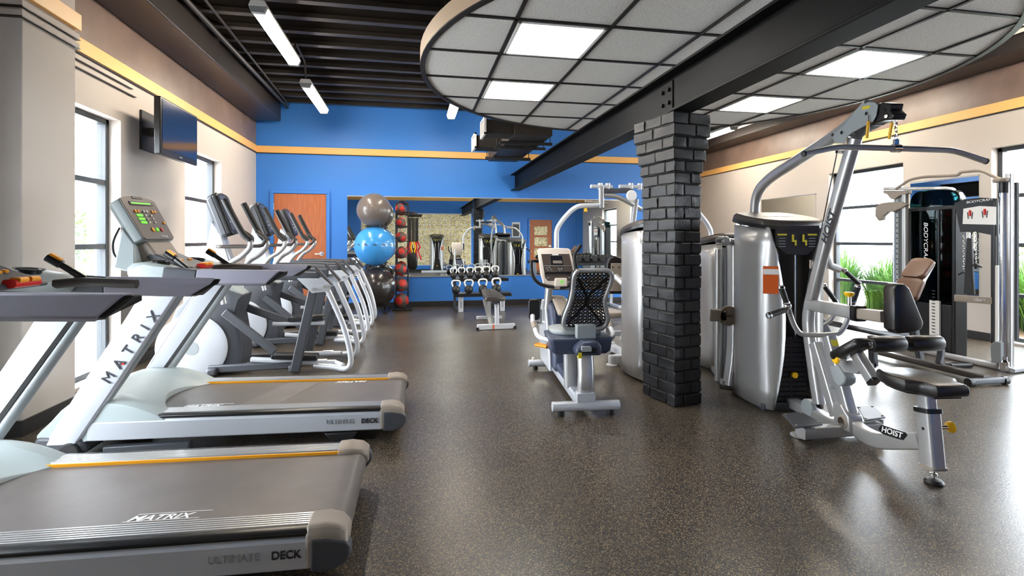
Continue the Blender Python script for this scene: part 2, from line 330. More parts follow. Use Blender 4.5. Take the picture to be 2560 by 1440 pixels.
# ------------------------------------------------------------------ doors
def door(name, x0, x1, y, sy, lites=False, casing='blue'):
    c = MB(); w = .06
    c.b2((x0 - w, y, 0), (x0, y + sy * .05, 2.08)); c.b2((x1, y, 0), (x1 + w, y + sy * .05, 2.08)); c.b2((x0 - w, y, 2.08), (x1 + w, y + sy * .05, 2.14))
    f = struct(c.build(name, M[casing], bev=.006))
    l = MB().b2((x0 + .004, y + sy * .004, .01), (x1 - .004, y + sy * .03, 2.076)).build('door_leaf', M['wood'], f, bev=.003)
    if lites:
        for z0 in (.55, 1.0, 1.45):
            MB().b2((x0 + .2, y + sy * .02, z0), (x1 - .2, y + sy * .034, z0 + .36)).build('door_pane', M['block'], l, bev=.004)
    xh = x1 - .08
    h = MB(); h.cyl((xh, y + sy * .03, 1.0), (xh, y + sy * .04, 1.0), .042, n=24); h.cyl((xh, y + sy * .04, 1.0), (xh, y + sy * .08, 1.0), .013); h.bar([(xh + .01, y + sy * .08, 1.0), (xh - .11, y + sy * .08, 1.0)], .016, .024)
    h.build('door_handle', M['chrome'], f, bev=.003)
    g = MB()
    for z in (.25, 1.05, 1.85): g.cyl((x0, y + sy * .035, z - .05), (x0, y + sy * .035, z + .05), .009)
    g.build('hinge', M['chrome'], f); return f
door('door_1', -2.41, -1.52, YB, -1)
door('door_2', 4.72, 5.66, YF, 1, True)
# ------------------------------------------------------------------ glass block panel of the rear wall
b = MB(); x = -1.9
while x < 2.2:
    z = .27
    while z < 2.15: b.b2((x + .005, YF - .02, z + .005), (x + .195, YF + .02, z + .195)); z += .2
    x += .2
gb = struct(b.build('window_8', M['block'], bev=.018)); MB().b2((-1.93, YF - .01, .25), (2.33, YF + .006, 2.30)).build('mortar', M['white'], gb)
# ------------------------------------------------------------------ mirrors
def mirror(name, label, a, b_, ax, seams, group=None):
    a, b_ = V(a), V(b_); root = None
    t = thing(name, label, 'mirror', (a.x, a.y, a.z), 0, group); d = b_ - a
    cuts = [0, *seams, 1]
    for p, q in zip(cuts, cuts[1:]):
        lo = V(((d.x * p + .003) if ax == 'x' else 0, 0 if ax == 'x' else d.y * p + .003, 0)); hi = V(((d.x * q - .003) if ax == 'x' else d.x, d.y if ax == 'x' else d.y * q - .003, d.z))
        MB().b2(lo, hi).build('mirror_panel', M['mirror'], t)
    m, m2 = MB(), MB()
    if ax == 'x': m.b2((0, d.y * 1.6, -.012), (d.x, 0, .006)); m2.b2((0, d.y * 1.6, d.z - .006), (d.x, 0, d.z + .012))
    else: m.b2((d.x * 1.6, 0, -.012), (0, d.y, .006)); m2.b2((d.x * 1.6, 0, d.z - .006), (0, d.y, d.z + .012))
    m.build('mirror_channel', M['silver'], t); m2.build('mirror_channel', M['silver'], t); return t
mirror('wall_mirror', 'long wide wall mirror on the blue wall behind the ball racks and dumbbells', (-1.16, YB, .57), (4.42, YB - .012, 2.05), 'x', (.413, .78))
mirror('wall_mirror', 'narrow wall mirror just left of the tall window with green grass', (XR, 7.99, .52), (XR - .012, 9.44, 2.06), 'y', ())
mirror('wall_mirror', 'wall mirror behind the functional trainer with the green shroud', (XR, 5.30, .52), (XR - .012, 6.22, 2.06), 'y', ())
# ------------------------------------------------------------------ steel beam, brick pillar
bm_ = MB(); x0, hw = 1.965, .088
bm_.b2((x0 - hw, YF, 2.2), (x0 + hw, YB, 2.22)); bm_.b2((x0 - hw, YF, 2.50), (x0 + hw, YB, 2.52)); bm_.b2((x0 - .007, YF, 2.22), (x0 + .007, YB, 2.50))
be = tag(bm_.build('steel_beam', M['steel'], bev=.003), 'black steel I-beam running overhead and resting on the brick pillar', 'beam')
p = MB(); p.b2((x0 - .017, 3.66, 2.25), (x0 - .007, 3.86, 2.47)); p.build('splice_plate', M['steel'], be, bev=.003)
for y in (3.71, 3.81):
    for z in (2.31, 2.41): MB().cyl((x0 - .017, y, z), (x0 - .033, y, z), .016, n=6).build('bolt', M['steel'], be)
def brick_mat():
    m = mat('black_brick', srgb(17, 17, 20), .40, noise=.35, nscale=30, bump=.7, bscale=90); nt = m.node_tree; b = nt.nodes['Principled BSDF']
    g = nt.nodes.new('ShaderNodeNewGeometry'); r = nt.nodes.new('ShaderNodeMapRange'); r.inputs[1].default_value = .56; r.inputs[2].default_value = .68
    tc = nt.nodes.new('ShaderNodeTexCoord'); n = nt.nodes.new('ShaderNodeTexNoise'); n.inputs['Scale'].default_value = 22; nt.links.new(tc.outputs['Object'], n.inputs['Vector'])
    r2 = nt.nodes.new('ShaderNodeMapRange'); r2.inputs[1].default_value = .45; r2.inputs[2].default_value = .62; nt.links.new(n.outputs['Fac'], r2.inputs[0])
    mu = nt.nodes.new('ShaderNodeMath'); mu.operation = 'MULTIPLY'; nt.links.new(g.outputs['Pointiness'], r.inputs[0]); nt.links.new(r.outputs[0], mu.inputs[0]); nt.links.new(r2.outputs[0], mu.inputs[1])
    mx = nt.nodes.new('ShaderNodeMix'); mx.data_type = 'RGBA'; nt.links.new(mu.outputs[0], mx.inputs['Factor']); nt.links.new(b.inputs['Base Color'].links[0].from_socket, mx.inputs['A']); mx.inputs['B'].default_value = srgb(150, 142, 132)  # pale edges: worn paint, plus light caught on ledges put into the colour
    nt.links.new(mx.outputs['Result'], b.inputs['Base Color']); return m
M['brick'] = brick_mat(); M['mortar'] = mat('black_mortar', srgb(16, 16, 17), .8, bump=.6, bscale=120)
rng = random.Random(3); ch = 2.2 / 25
br, core = MB(), MB(); W_, D_ = .262, .40
for k in range(25):
    o = (0, 0, .012, .024, .036, .048, .048)[max(0, k - 18)]; z0 = k * ch
    xs = [-W_ / 2 - o, (.03 if k % 2 else -.035), W_ / 2 + o]; ys = [-D_ / 2 - o, 0, D_ / 2 + o] if k % 2 else [-D_ / 2 - o, -.1, .1, D_ / 2 + o]
    for i in range(len(xs) - 1):
        for j in range(len(ys) - 1):
            e = lambda: rng.uniform(-.004, .004)
            br.b2((xs[i] + .005 + (e() if i == 0 else 0), ys[j] + .005 + (e() if j == 0 else 0), z0 + .005), (xs[i + 1] - .005 + (e() if i else 0), ys[j + 1] - .005 + (e() if j else 0), z0 + ch - .005))
    core.b2((-W_ / 2 - o + .012, -D_ / 2 - o + .012, z0), (W_ / 2 + o - .012, D_ / 2 + o - .012, z0 + ch))
pil = thing('brick_pillar', 'square pillar of rough black painted brick under the steel beam', 'pillar', (2.005, 3.793, 0), math.radians(12))
def roughen(o, amt):
    for v in o.data.vertices: v.co += V((rng.uniform(-amt, amt), rng.uniform(-amt, amt), rng.uniform(-amt, amt)))
bmesh.ops.subdivide_edges(br.bm, edges=br.bm.edges[:], cuts=2, use_grid_fill=True); q = br.build('brickwork', M['brick'], pil, bev=.005, seg=2); roughen(q, .0032); core.build('mortar', M['mortar'], pil)
# ------------------------------------------------------------------ round ceiling cloud with its light panels
CX, CY, CR, CZ = 2.44, 4.50, 2.36, 2.76
cl = thing('ceiling_cloud', 'round suspended ceiling panel of white tiles in a dark grid', 'ceiling panel', (CX, CY, CZ))
gx = [.70 + .685 * k - CX for k in range(-2, 8)]; gy = [3.47 + .67 * k - CY for k in range(-3, 7)]
b = MB(); b.lathe([(.001, .0), (CR - .02, 0), (CR - .02, .02), (.001, .02)], n=96); b.build('tile_panel', M['tile'], cl)
b = MB(); b.lathe([(CR - .022, -.012), (CR + .012, -.012), (CR + .012, .125), (CR - .004, .125), (CR - .004, .004), (CR - .022, .004), (CR - .022, -.012)], n=96); b.build('rim', M['rim'], cl)
b = MB(); b.lathe([(CR - .03, -.016), (CR + .014, -.016), (CR + .014, -.004), (CR - .03, -.004), (CR - .03, -.016)], n=96); b.build('rim_edge', M['grid'], cl)
b = MB()
for x in gx:
    if abs(x) < CR - .05: h = math.sqrt((CR - .02) ** 2 - x * x); b.b2((x - .013, -h, -.012), (x + .013, h, .004))
for y in gy:
    if abs(y) < CR - .05: h = math.sqrt((CR - .02) ** 2 - y * y); b.b2((-h, y - .013, -.012), (h, y + .013, .004))
b.build('grid_bars', M['grid'], cl)
for a in (20, 75, 130, 165, 200, 250, 310, 345):
    x, y = 2.2 * math.cos(math.radians(a)), 2.2 * math.sin(math.radians(a)); MB().cyl((x, y, .02), (x, y, 3.68 - CZ), .004, n=6).build('hanger_wire', M['black'], cl)
lp = [(1, 3, 'square light panel left of the beam, the larger and nearer one'), (1, 5, 'square light panel left of the beam, nearer the blue wall'), (5, 3, 'square light panel right of the beam, farther from the pillar top'), (5, 5, 'square light panel right of the beam just beside the pillar top')]
for i, j, lab in lp:
    xa, ya = gx[i + 1] + CX, gy[j] + CY; xb, yb = xa + .685, ya + .67
    if j == 1 and i == 5: continue
    t = thing('light_panel', lab, 'ceiling light', ((xa + xb) / 2, (ya + yb) / 2, CZ), 0, 'square light panels in the ceiling cloud')
    hx, hy = .685 / 2 - .02, .67 / 2 - .02
    MB().b2((-hx + .025, -hy + .025, -.014), (hx - .025, hy - .025, -.004)).build('diffuser', M['panel'], t)
    f = MB(); f.b2((-hx, -hy, -.016), (-hx + .025, hy, -.001)); f.b2((hx - .025, -hy, -.016), (hx, hy, -.001)); f.b2((-hx, -hy, -.016), (hx, -hy + .025, -.001)); f.b2((-hx, hy - .025, -.016), (hx, hy, -.001)); f.build('frame', M['white'], t, bev=.002)
# ------------------------------------------------------------------ fluorescent fixtures
def strip_light(lab, x, y0, y1, z=3.40):
    t = thing('strip_light', lab, 'strip light', (x, (y0 + y1) / 2, z), 0, 'hanging strip lights'); h = (y1 - y0) / 2
    MB().prism([(-.075, -.02), (-.05, -.075), (.05, -.075), (.075, -.02)], -h + .05, h - .05, 'y').build('lens', M['tube'], t, bev=.006)
    MB().prism([(-.08, -.02), (.08, -.02), (.06, .035), (-.06, .035)], -h, h, 'y').build('housing', M['white'], t, bev=.004)
    for sg in (-1, 1):
        e = MB(); e.prism([(-.08, -.02), (-.055, -.08), (.055, -.08), (.08, -.02)], sg * (h - .05), sg * h, 'y'); e.build('end_cap', M['gray'], t, bev=.004)
        MB().cyl((0, sg * (h - .25), .035), (0, sg * (h - .25), 3.66 - z), .004, n=6).build('hanger', M['black'], t)
strip_light('glowing strip light nearest the camera, hanging under the dark joists', -1.38, 5.08, 6.58)
strip_light('glowing strip light between the nearest one and the blue wall', -1.42, 7.45, 8.98)
strip_light('glowing strip light half hidden behind the round ceiling panel', .66, 7.6, 8.98)
strip_light('strip light on the right, mostly hidden between pillar and soffit', 5.95, 8.8, 10.3)
strip_light('added strip light on the right, unseen above the far edge of the round ceiling panel', 5.95, 6.2, 7.7)  # added lamp, hidden from view, to brighten the right wall
strip_light('strip light at the upper right corner beyond the round ceiling panel', 5.75, 3.2, 4.7)
t = MB(); t.tube(bend([(-1.385, 6.60, 3.43), (-1.385, 6.66, 3.64), (-1.41, 7.37, 3.64), (-1.41, 7.43, 3.43)], .04), .012, 8); tag(t.build('conduit', M['joist']), 'thin dark conduit linking the two left strip lights', 'conduit')
t = MB(); a, c = at_z(513, 0, 3.63), at_z(722, 262, 3.63); t.cyl(a + (a - c) * .9, c, .014, n=8); tag(t.build('ceiling_pipe', M['joist']), 'thin brown pipe crossing the joists left of the strip lights', 'pipe')
t = MB(); t.cyl((-2.17, YF, 3.60), (-2.17, 9.8, 3.60), .028, n=10); tag(t.build('ceiling_pipe', M['black']), 'thick black pipe along the top edge of the left soffit', 'pipe')
t = MB(); t.cyl((6.42, YF, 3.5), (6.42, 11, 3.5), .022, n=10); tag(t.build('ceiling_pipe', M['wall']), 'pale pipe along the right soffit beyond the pillar', 'pipe')
# ------------------------------------------------------------------ air duct by the blue wall
dz0, dz1 = 2.70, 2.93
dk = thing('air_duct', 'dark air duct with white grilles hanging in front of the blue wall', 'duct', (1.65, 8.0, dz0))
b = MB(); b.b2((-.27, -1.0, 0), (.27, 1.5, dz1 - dz0)); b.build('duct_trunk', M['joist'], dk, bev=.004)
for y in (.35, -.75):
    s_ = MB().b2((-.66, y - .22, .01), (-.27, y + .14, .2)).build('duct_branch', M['deck'], dk, bev=.004)
    g = MB(); g.b2((-.69, y - .26, -.01), (-.66, y - .235, .23)); g.b2((-.69, y + .155, -.01), (-.66, y + .18, .23)); g.b2((-.69, y - .26, -.01), (-.66, y + .18, .015)); g.b2((-.69, y - .26, .205), (-.66, y + .18, .23))
    for k in range(7): g.b2((-.68, y - .23 + k * .06, .015), (-.665, y - .215 + k * .06, .205))
    g.build('grille', M['white'], s_)
for y in (.95, -.1, -.5):
    h = MB(); h.b2((-.4, y - .02, -.045), (.4, y + .02, -.004)); h.cyl((-.37, y, -.045), (-.37, y, 3.66 - dz0), .007, n=6); h.cyl((.37, y, -.045), (.37, y, 3.66 - dz0), .007, n=6); h.build('hanger', M['black'], dk)
# ================================================================== TREADMILLS  (u = distance from the rear end, v = across, z = up)
def make_treadmill(loc, label, un, uf, seam):
    t = thing('treadmill', label, 'treadmill', loc, -.015, 'treadmills side by side'); P = lambda u, v, z: (-u, v, z)
    fr = Frame(-.03, 3.32, -.015); W = .86; dz = lambda u: .022 * (u - .1)
    # deck
    for v0, sg in ((0, 1), (W, -1)):
        s = MB(); s.loft([[P(u, v0, .072 + dz(u)), P(u, v0 + sg * .05, .06 + dz(u)), P(u, v0 + sg * .05, .18 + dz(u)), P(u, v0 + sg * .012, .185 + dz(u)), P(u, v0, .17 + dz(u))] for u in (.15, 1.78)])
        rail = s.build('side_rail', M['silver2'], t, bev=.006)
        k = MB(); k.loft([[P(u, v0 + sg * q, z + dz(u)) for q, z in ((.006, .187), (.006, .200), (.02, .208), (.045, .208), (.045, .187))] for u in (.1, 1.55)]); k.build('side_lip', M['blk'], t, bev=.003)
        k = MB()
        prof = [(.045, .19)] + [(.047 + .0145 * i + o, .212 - h) for i in range(6) for o, h in ((0, .005), (.003, 0), (.010, 0), (.0125, .005))] + [(.135, .205), (.135, .19)]
        k.loft([[P(u, v0 + sg * q, z + dz(u)) for q, z in prof] for u in (.1, 1.6)]); k.build('foot_strip', M['silver'], t)
        yz = .2065 if sg < 0 else .197; k = MB(); k.loft([[P(u, v0 + sg * q, z + dz(u)) for q, z in ((.137, .18), (.146, .18), (.146, yz), (.137, yz))] for u in (.1, 1.55)]); k.build('yellow_strip', M['ystripe'], t)
        c = MB(); secs = []
        for u, z0, z1, w1 in ((.165, .075, .217, .15), (.10, .07, .222, .15), (.05, .085, .214, .14), (.018, .115, .19, .12)):
            z0 += dz(u); z1 += dz(u); secs.append([P(u, v0 - sg * .006, z0), P(u, v0 - sg * .006, z1 - .03), P(u, v0 + sg * .02, z1), P(u, v0 + sg * w1 * .8, z1), P(u, v0 + sg * w1, z1 - .012), P(u, v0 + sg * w1, z1 - .04), P(u, v0 + sg * .05, z0)])
        cap = c.loft(secs).build('rear_cap', [M['taupe']], t, bev=.012, seg=3)
        c = MB(); c.loft([[P(u, v0 - sg * .009, z0 + dz(u)), P(u, v0 - sg * .009, z1 + dz(u)), P(u, v0 + sg * .05, z1 + dz(u)), P(u, v0 + sg * .05, z0 + dz(u))] for u, z0, z1 in ((.148, .064, .183), (.09, .058, .183), (.03, .082, .17), (.008, .115, .15))]); c.build('cap_side', M['dgray'], cap, bev=.01, seg=3)
    MB().loft([[P(u, .05, .055 + dz(u)), P(u, W - .05, .055 + dz(u)), P(u, W - .05, .15 + dz(u)), P(u, .05, .15 + dz(u))] for u in (.1, 1.85)]).build('deck_frame', M['blk'], t)
    b = MB(); pr = []
    for i in range(9):
        a = math.radians(-100 + 190 * i / 8); pr.append((.068 - .045 * math.cos(a), .145 + .048 * math.sin(a)))
    pr = [(.12, .095)] + pr + [(.12, .194), (1.75, .194), (1.75, .17), (.14, .17), (.14, .095)]
    b.loft([[P(u, v, z + dz(u)) for u, z in pr] for v in (.147, W - .147)]); bl = b.build('running_belt', M['belt'], t, ang=50)
    zb = lambda u: .1946 + dz(u)
    text('MATRIX', .052, M['wink'], bl, P(un, .182, zb(un)), (1, 0, -.022), (0, 1, 0), sx=1.12, shear=.35, th=.0006, bold=.018)
    m = MB()
    for v, q in ((.174, .01), (.226, -.02)): m.loft([[P(u, v + w, zb(u) + e) for u, w in ((un + q, 0), (un - .26 + q, 0), (un - .26 + q, .0035), (un + q, .0035))] for e in (-.0005, .0006)])
    m.build('belt_line', M['wink'], bl)
    text('MATRIX', .052, M['wink'], bl, P(uf, W - .165, zb(uf)), (-1, 0, .022), (0, -1, 0), sx=1.12, shear=.35, th=.0006, bold=.018)
    if seam: m = MB(); m.loft([[P(u, v, zb(u) + e) for u, v in ((1.04, .16), (.81, .16), (.64, W - .16), (.86, W - .16))] for e in (-.0005, .0003)]); m.build('belt_seam', M['beltlight'], bl)
    text('ULTIMATE', .040, M['gray'], t, P(.485, -.0022, .118 + dz(.5)), (1, 0, -.022), (0, 0, 1), sx=.92)
    text('DECK', .040, M['ink'], t, P(.278, -.003, .118 + dz(.28)), (1, 0, -.022), (0, 0, 1), sx=.95, th=.002, bold=.018)
    for v in (.03, W - .03): MB().prism([(-.50, .07), (-.3, .07), (-.33, .012), (-.36, 0), (-.42, 0), (-.46, .02)], v - .03, v + .03, 'y').build('rear_foot', M['rubber'], t, bev=.01)
    # motor hood
    b = MB(); N = 25; rows = []; sm = lambda x: max(0, min(1, x)) ** 2 * (3 - 2 * max(0, min(1, x)))
    for i in range(N):
        v = .004 + (W - .008) * i / (N - 1); q = abs(2 * i / (N - 1) - 1); lobe = sm((q - .60) / .14)
        uc = 1.53 - .10 * (q / .62) ** 2; u0 = uc + (1.375 - uc) * lobe; row = []
        for k in range(14):
            s_ = k / 13; u = u0 + (2.03 - u0) * s_
            zl = .212 + .122 * math.sin(min(1, (u - 1.36) / .34) * PI / 2) ** .9
            zc = .218 + .125 * math.sin(max(0, min(1, (u - 1.42) / .40)) * PI / 2) ** 1.3
            z = zc + (zl - zc) * lobe - .17 * sm((u - 1.84) / .22) ** 1.2 - .02 * max(0, q - .9) / .1
            row.append(P(u, v, z))
        rows.append([P(u0 + .001, v, .185)] + row + [P(2.03, v, .06)])
    b.loft(rows); hood = b.build('motor_hood', M['greenish'], t, ang=28, bev=.004)
    f = MB(); f.loft([[P(u, v, z) for u, z in ((1.78, .04), (1.8, .13), (2.03, .15), (2.05, .10), (1.95, .03))] for v in (-.005, W + .005)]); f.build('front_cover', M['dgray'], t, bev=.02, seg=3)
    for v in (.0, W): MB().cyl(P(1.86, v - .025, .055), P(1.86, v + .025, .055), .055, n=24).build('wheel', M['rubber'], t, bev=.006)
    MB().b2(P(1.7, .0, .02), P(1.25, .05, .068)).build('lift_bracket', M['dgray'], t, bev=.004)
    # masts
    for v0, sg in ((0, 1), (W, -1)):
        m = MB(); secs = []
        for z, ua, ub in ((.10, 1.82, 2.0), (.45, 1.60, 1.80), (.80, 1.385, 1.588), (1.0, 1.262, 1.475)):
            ring_ = [(ua, .01), (ua + .012, -.012), ((ua + ub) / 2, -.018), (ub - .03, -.012), (ub, .01), (ub - .02, .05), ((ua + ub) / 2, .052), (ua + .012, .05)]
            secs.append([P(u, v0 + sg * v, z) for u, v in ring_])
        mast = m.loft(secs).build('mast', M['silver2'], t, ang=50, bev=.006)
        MB().tube([P(1.805, v0 + sg * .03, .16), P(1.265, v0 + sg * .03, 1.0)], .026, 12).build('mast_post', M['gray'], mast)
        MB().bar([P(1.815, v0 + sg * .052, .2), P(1.30, v0 + sg * .052, .98)], .008, .02, up=(1, 0, 0)).build('mast_seam', M['blk'], mast)
        if sg == 1:
            d = V((.56, 0, .83)).normalized()
            text('MATRIX', .080, M['ink'], mast, V(P(1.655, -.0195, .43)), d, (-d.z, 0, d.x), sx=1.0, space=1.9, name='lettering', th=.002)
            MB().cyl(P(1.585, -.019, .545), P(1.585, -.0215, .545), .007, n=12).build('red_dot', M['red'], mast)
    # handrails
    for v0, sg in ((0, 1), (W, -1)):
        h = MB(); secs = []
        for u, a, zb in ((.80, 0, 0), (.745, .0, .02), (.70, .018, .055)):
            pass
        prof = [(.02, .972), (.002, .988), (.03, 1.063), (.066, 1.066), (.092, 1.035), (.088, .978)]
        cut = {0: .84, 1: .83, 2: .76, 3: .745, 4: .755, 5: .86}
        secs = [[P(cut[i] , v0 + sg * q, z) for i, (q, z) in enumerate(prof)], [P(1.22, v0 + sg * q, z + .012) for q, z in prof]]
        h.loft(secs); hr = h.build('handrail', M['soft'], t, bev=.006, seg=3)
        e = MB(); e.loft([[P(cut[i] + .002, v0 + sg * (.05 + (q - .05) * .9), 1.02 + (z - 1.02) * .9) for i, (q, z) in enumerate(prof)], [P(cut[i] - .028, v0 + sg * (.05 + (q - .05) * .86), 1.02 + (z - 1.02) * .86) for i, (q, z) in enumerate(prof)]]); e.build('rail_end', M['blk'], hr, bev=.008)
        a = MB(); a.loft([[P(u, v0 + sg * q, z + dzz) for q, z in ((.015, .975), (.01, 1.0), (.03, 1.06), (.066, 1.065), (.09, 1.04), (.085, .98))] for u, dzz in ((1.22, .012), (1.30, .02), (1.40, .028))]); a.build('rail_bracket', M['dgray'], t, bev=.006)
        g = MB(); g.tube(bend([P(1.06, v0 + sg * .125, 1.045), P(1.30, v0 + sg * .125, 1.06), P(1.43, v0 + sg * .2, 1.045), P(1.50, W / 2, 1.03)], .1), .021, 12); g.build('grip_bar', M['plate'], t)
        j = MB(); j.bar([P(1.29, v0 + sg * .10, 1.07), P(1.385, v0 + sg * .12, 1.145)], .028, .028, rnd=.01); js = j.build('control_stalk', M['blk'], t)
        j = MB(); j.bar([P(1.375, v0 + sg * .12, 1.138), P(1.425, v0 + sg * .125, 1.172)], .045, .036, rnd=.016); j.build('stalk_head', M['blk'], js)
        j = MB(); j.bar([P(1.372, v0 + sg * .12, 1.158), P(1.412, v0 + sg * .125, 1.186)], .032, .012, rnd=.005); j.build('orange_switch', M['orng'], js)
    # tray with cup holders
    b = MB(); rows = []
    for i in range(13):
        v = .03 + (W - .06) * i / 12; q = abs(2 * i / 12 - 1)
        ub = 1.30 + .1 * (1 - q ** 2); uf = 1.62 + .05 * (1 - q ** 2)
        rows.append([P(ub, v, 1.0), P(ub, v, 1.07), P(ub + .05, v, 1.095), P(uf - .08, v, 1.13), P(uf, v, 1.10), P(uf - .03, v, 1.0), P(uf - .1, v, .97)])
    b.loft(rows); b.build('tray', M['greenish'], t, ang=50, sub=1)
    for v in (.17, W - .17):
        c = MB(); c.lathe([(.052, .0), (.058, .006), (.046, .004), (.042, -.06), (.001, -.06)], P(1.47, v, 1.118), (0.12, 0, 1), 24); c.build('cup_holder', M['blk'], t)
    b = MB(); b.loft([[P(1.33, v, 1.055), P(1.33, v, 1.075), P(1.45, v, 1.12), P(1.58, v, 1.175), P(1.62, v, 1.14), P(1.5, v, 1.06)] for v in (.27, .30, W - .30, W - .27)]); pod = b.build('control_pod', M['dgray'], t, bev=.012)
    for q in (-.1, -.06, .05, .09): MB().cyl(P(1.44 + .1 * abs(q), W / 2 + q, 1.105), P(1.435 + .1 * abs(q), W / 2 + q, 1.124 + .035 * abs(q)), .011, n=14).build('orange_button', M['orng'], pod)
    e = MB(); e.bar([P(1.325, W / 2 - .07, 1.08), P(1.325, W / 2 + .07, 1.08)], .05, .035, rnd=.015); e.build('stop_button_base', M['red'], pod)
    e = MB(); e.bar([P(1.315, W / 2 - .055, 1.093), P(1.315, W / 2 - .008, 1.093)], .04, .022, rnd=.009); e.bar([P(1.315, W / 2 + .008, 1.093), P(1.315, W / 2 + .055, 1.093)], .04, .022, rnd=.009); e.build('stop_button', M['orng'], pod)
    # console
    A, B_, C_, D_ = fr.y(296, 497, .22), fr.y(359, 599, .22), fr.y(384, 504, .64), fr.y(436, 598, .64)
    F = lambda s, q: (B_ * (1 - s) + D_ * s) * (1 - q) + (A * (1 - s) + C_ * s) * q
    nrm = (C_ - A).cross(B_ - A).normalized()
    if nrm.x < 0: nrm = -nrm
    wd, hd = (D_ - B_).normalized(), (A - B_).normalized()
    out = [(0, .02), (0, 1), (.08, 1.05), (.3, 1.1), (.7, 1.1), (.92, 1.05), (1, 1), (1, .02), (.94, -.02), (.06, -.02)]
    b = MB(); b.loft([[F(s, q) - nrm * d + (F(.5, .5) - F(s, q)) * k for s, q in out] for d, k in ((0, .02), (.012, 0), (.055, .02), (.085, .15))]); con = b.build('console', M['conbody'], t, bev=.006)
    b = MB(); b.loft([[F(s, q) + nrm * d + (F(.5, .5) - F(s, q)) * .03 for s, q in out] for d in (-.004, .006)]); fc = b.build('console_face', M['face'], t, bev=.003)
    def spot(s, q, r, m, nm): MB().cyl(F(s, q) + nrm * .004, F(s, q) + nrm * .011, r, n=16).build(nm, m, fc)
    def rect(s0, s1, q0, q1, m, nm, d=.0085): b = MB(); b.loft([[F(s, q) + nrm * e for s, q in ((s0, q0), (s1, q0), (s1, q1), (s0, q1))] for e in (.003, d)]); return b.build(nm, m, fc, bev=.001)
    rect(.2, .86, .86, .95, M['blk'], 'display'); rect(.24, .80, .885, .925, M['green'], 'display_text', .0092)
    rect(.36, .64, 1.02, 1.085, M['blk'], 'head_vent')
    for s in (.22, .30): spot(s, .70, .011, M['orng'], 'button')
    for s in (.46, .55): spot(s, .70, .009, M['paper'], 'button')
    for s in (.72, .80): spot(s, .70, .011, M['orng'], 'button')
    for k in range(3):
        rect(.20, .37, .57 - .09 * k, .63 - .09 * k, M['green'], 'green_key')
        for s in (.45, .62): spot(s, .60 - .09 * k, .007, M['paper'], 'button')
    spot(.9, .42, .011, M['orng'], 'button'); spot(.42, .24, .015, M['orng'], 'button'); spot(.56, .24, .013, M['green'], 'button'); spot(.7, .24, .013, M['red'], 'button')
    text('MATRIX', .022, M['wink'], fc, F(.56, .04) + nrm * .007, wd, hd, sx=1.2)
    b = MB(); b.loft([[F(.12, .05) - nrm * .085, F(.88, .05) - nrm * .085, F(.88, .0) - nrm * .01, F(.12, .0) - nrm * .01], [V(P(1.66, .27, 1.10)), V(P(1.66, W - .27, 1.10)), V(P(1.52, W - .27, 1.12)), V(P(1.52, .27, 1.12))]]); b.build('console_neck', M['taupe'], t, bev=.015, seg=3)
    b = MB(); b.loft([[F(s, q) - nrm * d for s, q, d in ((.02, .45, .07), (.14, .45, .08), (.14, .0, .07), (.02, .0, .06))], [V(P(1.72, .14, 1.08)), V(P(1.72, .26, 1.08)), V(P(1.60, .26, 1.05)), V(P(1.60, .14, 1.05))]]); b.build('console_stay', M['greenish'], t, bev=.01)
    c = MB(); q0 = F(.0, .45) - nrm * .08; c.tube(curve([q0, q0 + V((-.03, -.01, -.09)), q0 + V((-.015, -.02, -.17)), q0 + V((.04, -.02, -.2)), q0 + V((.07, -.01, -.14)), q0 + V((.03, .02, -.09))], 6), .006, 8); c.build('cable', M['blk'], t)
    return t
make_treadmill((-.21, 1.96, 0), 'silver and black treadmill nearest the camera, with a wide brown-black belt', .83, 1.50, False)
T2 = make_treadmill((-.03, 3.32, 0), 'silver and black treadmill behind the nearest one, its whole console showing', 1.36, .31, True)
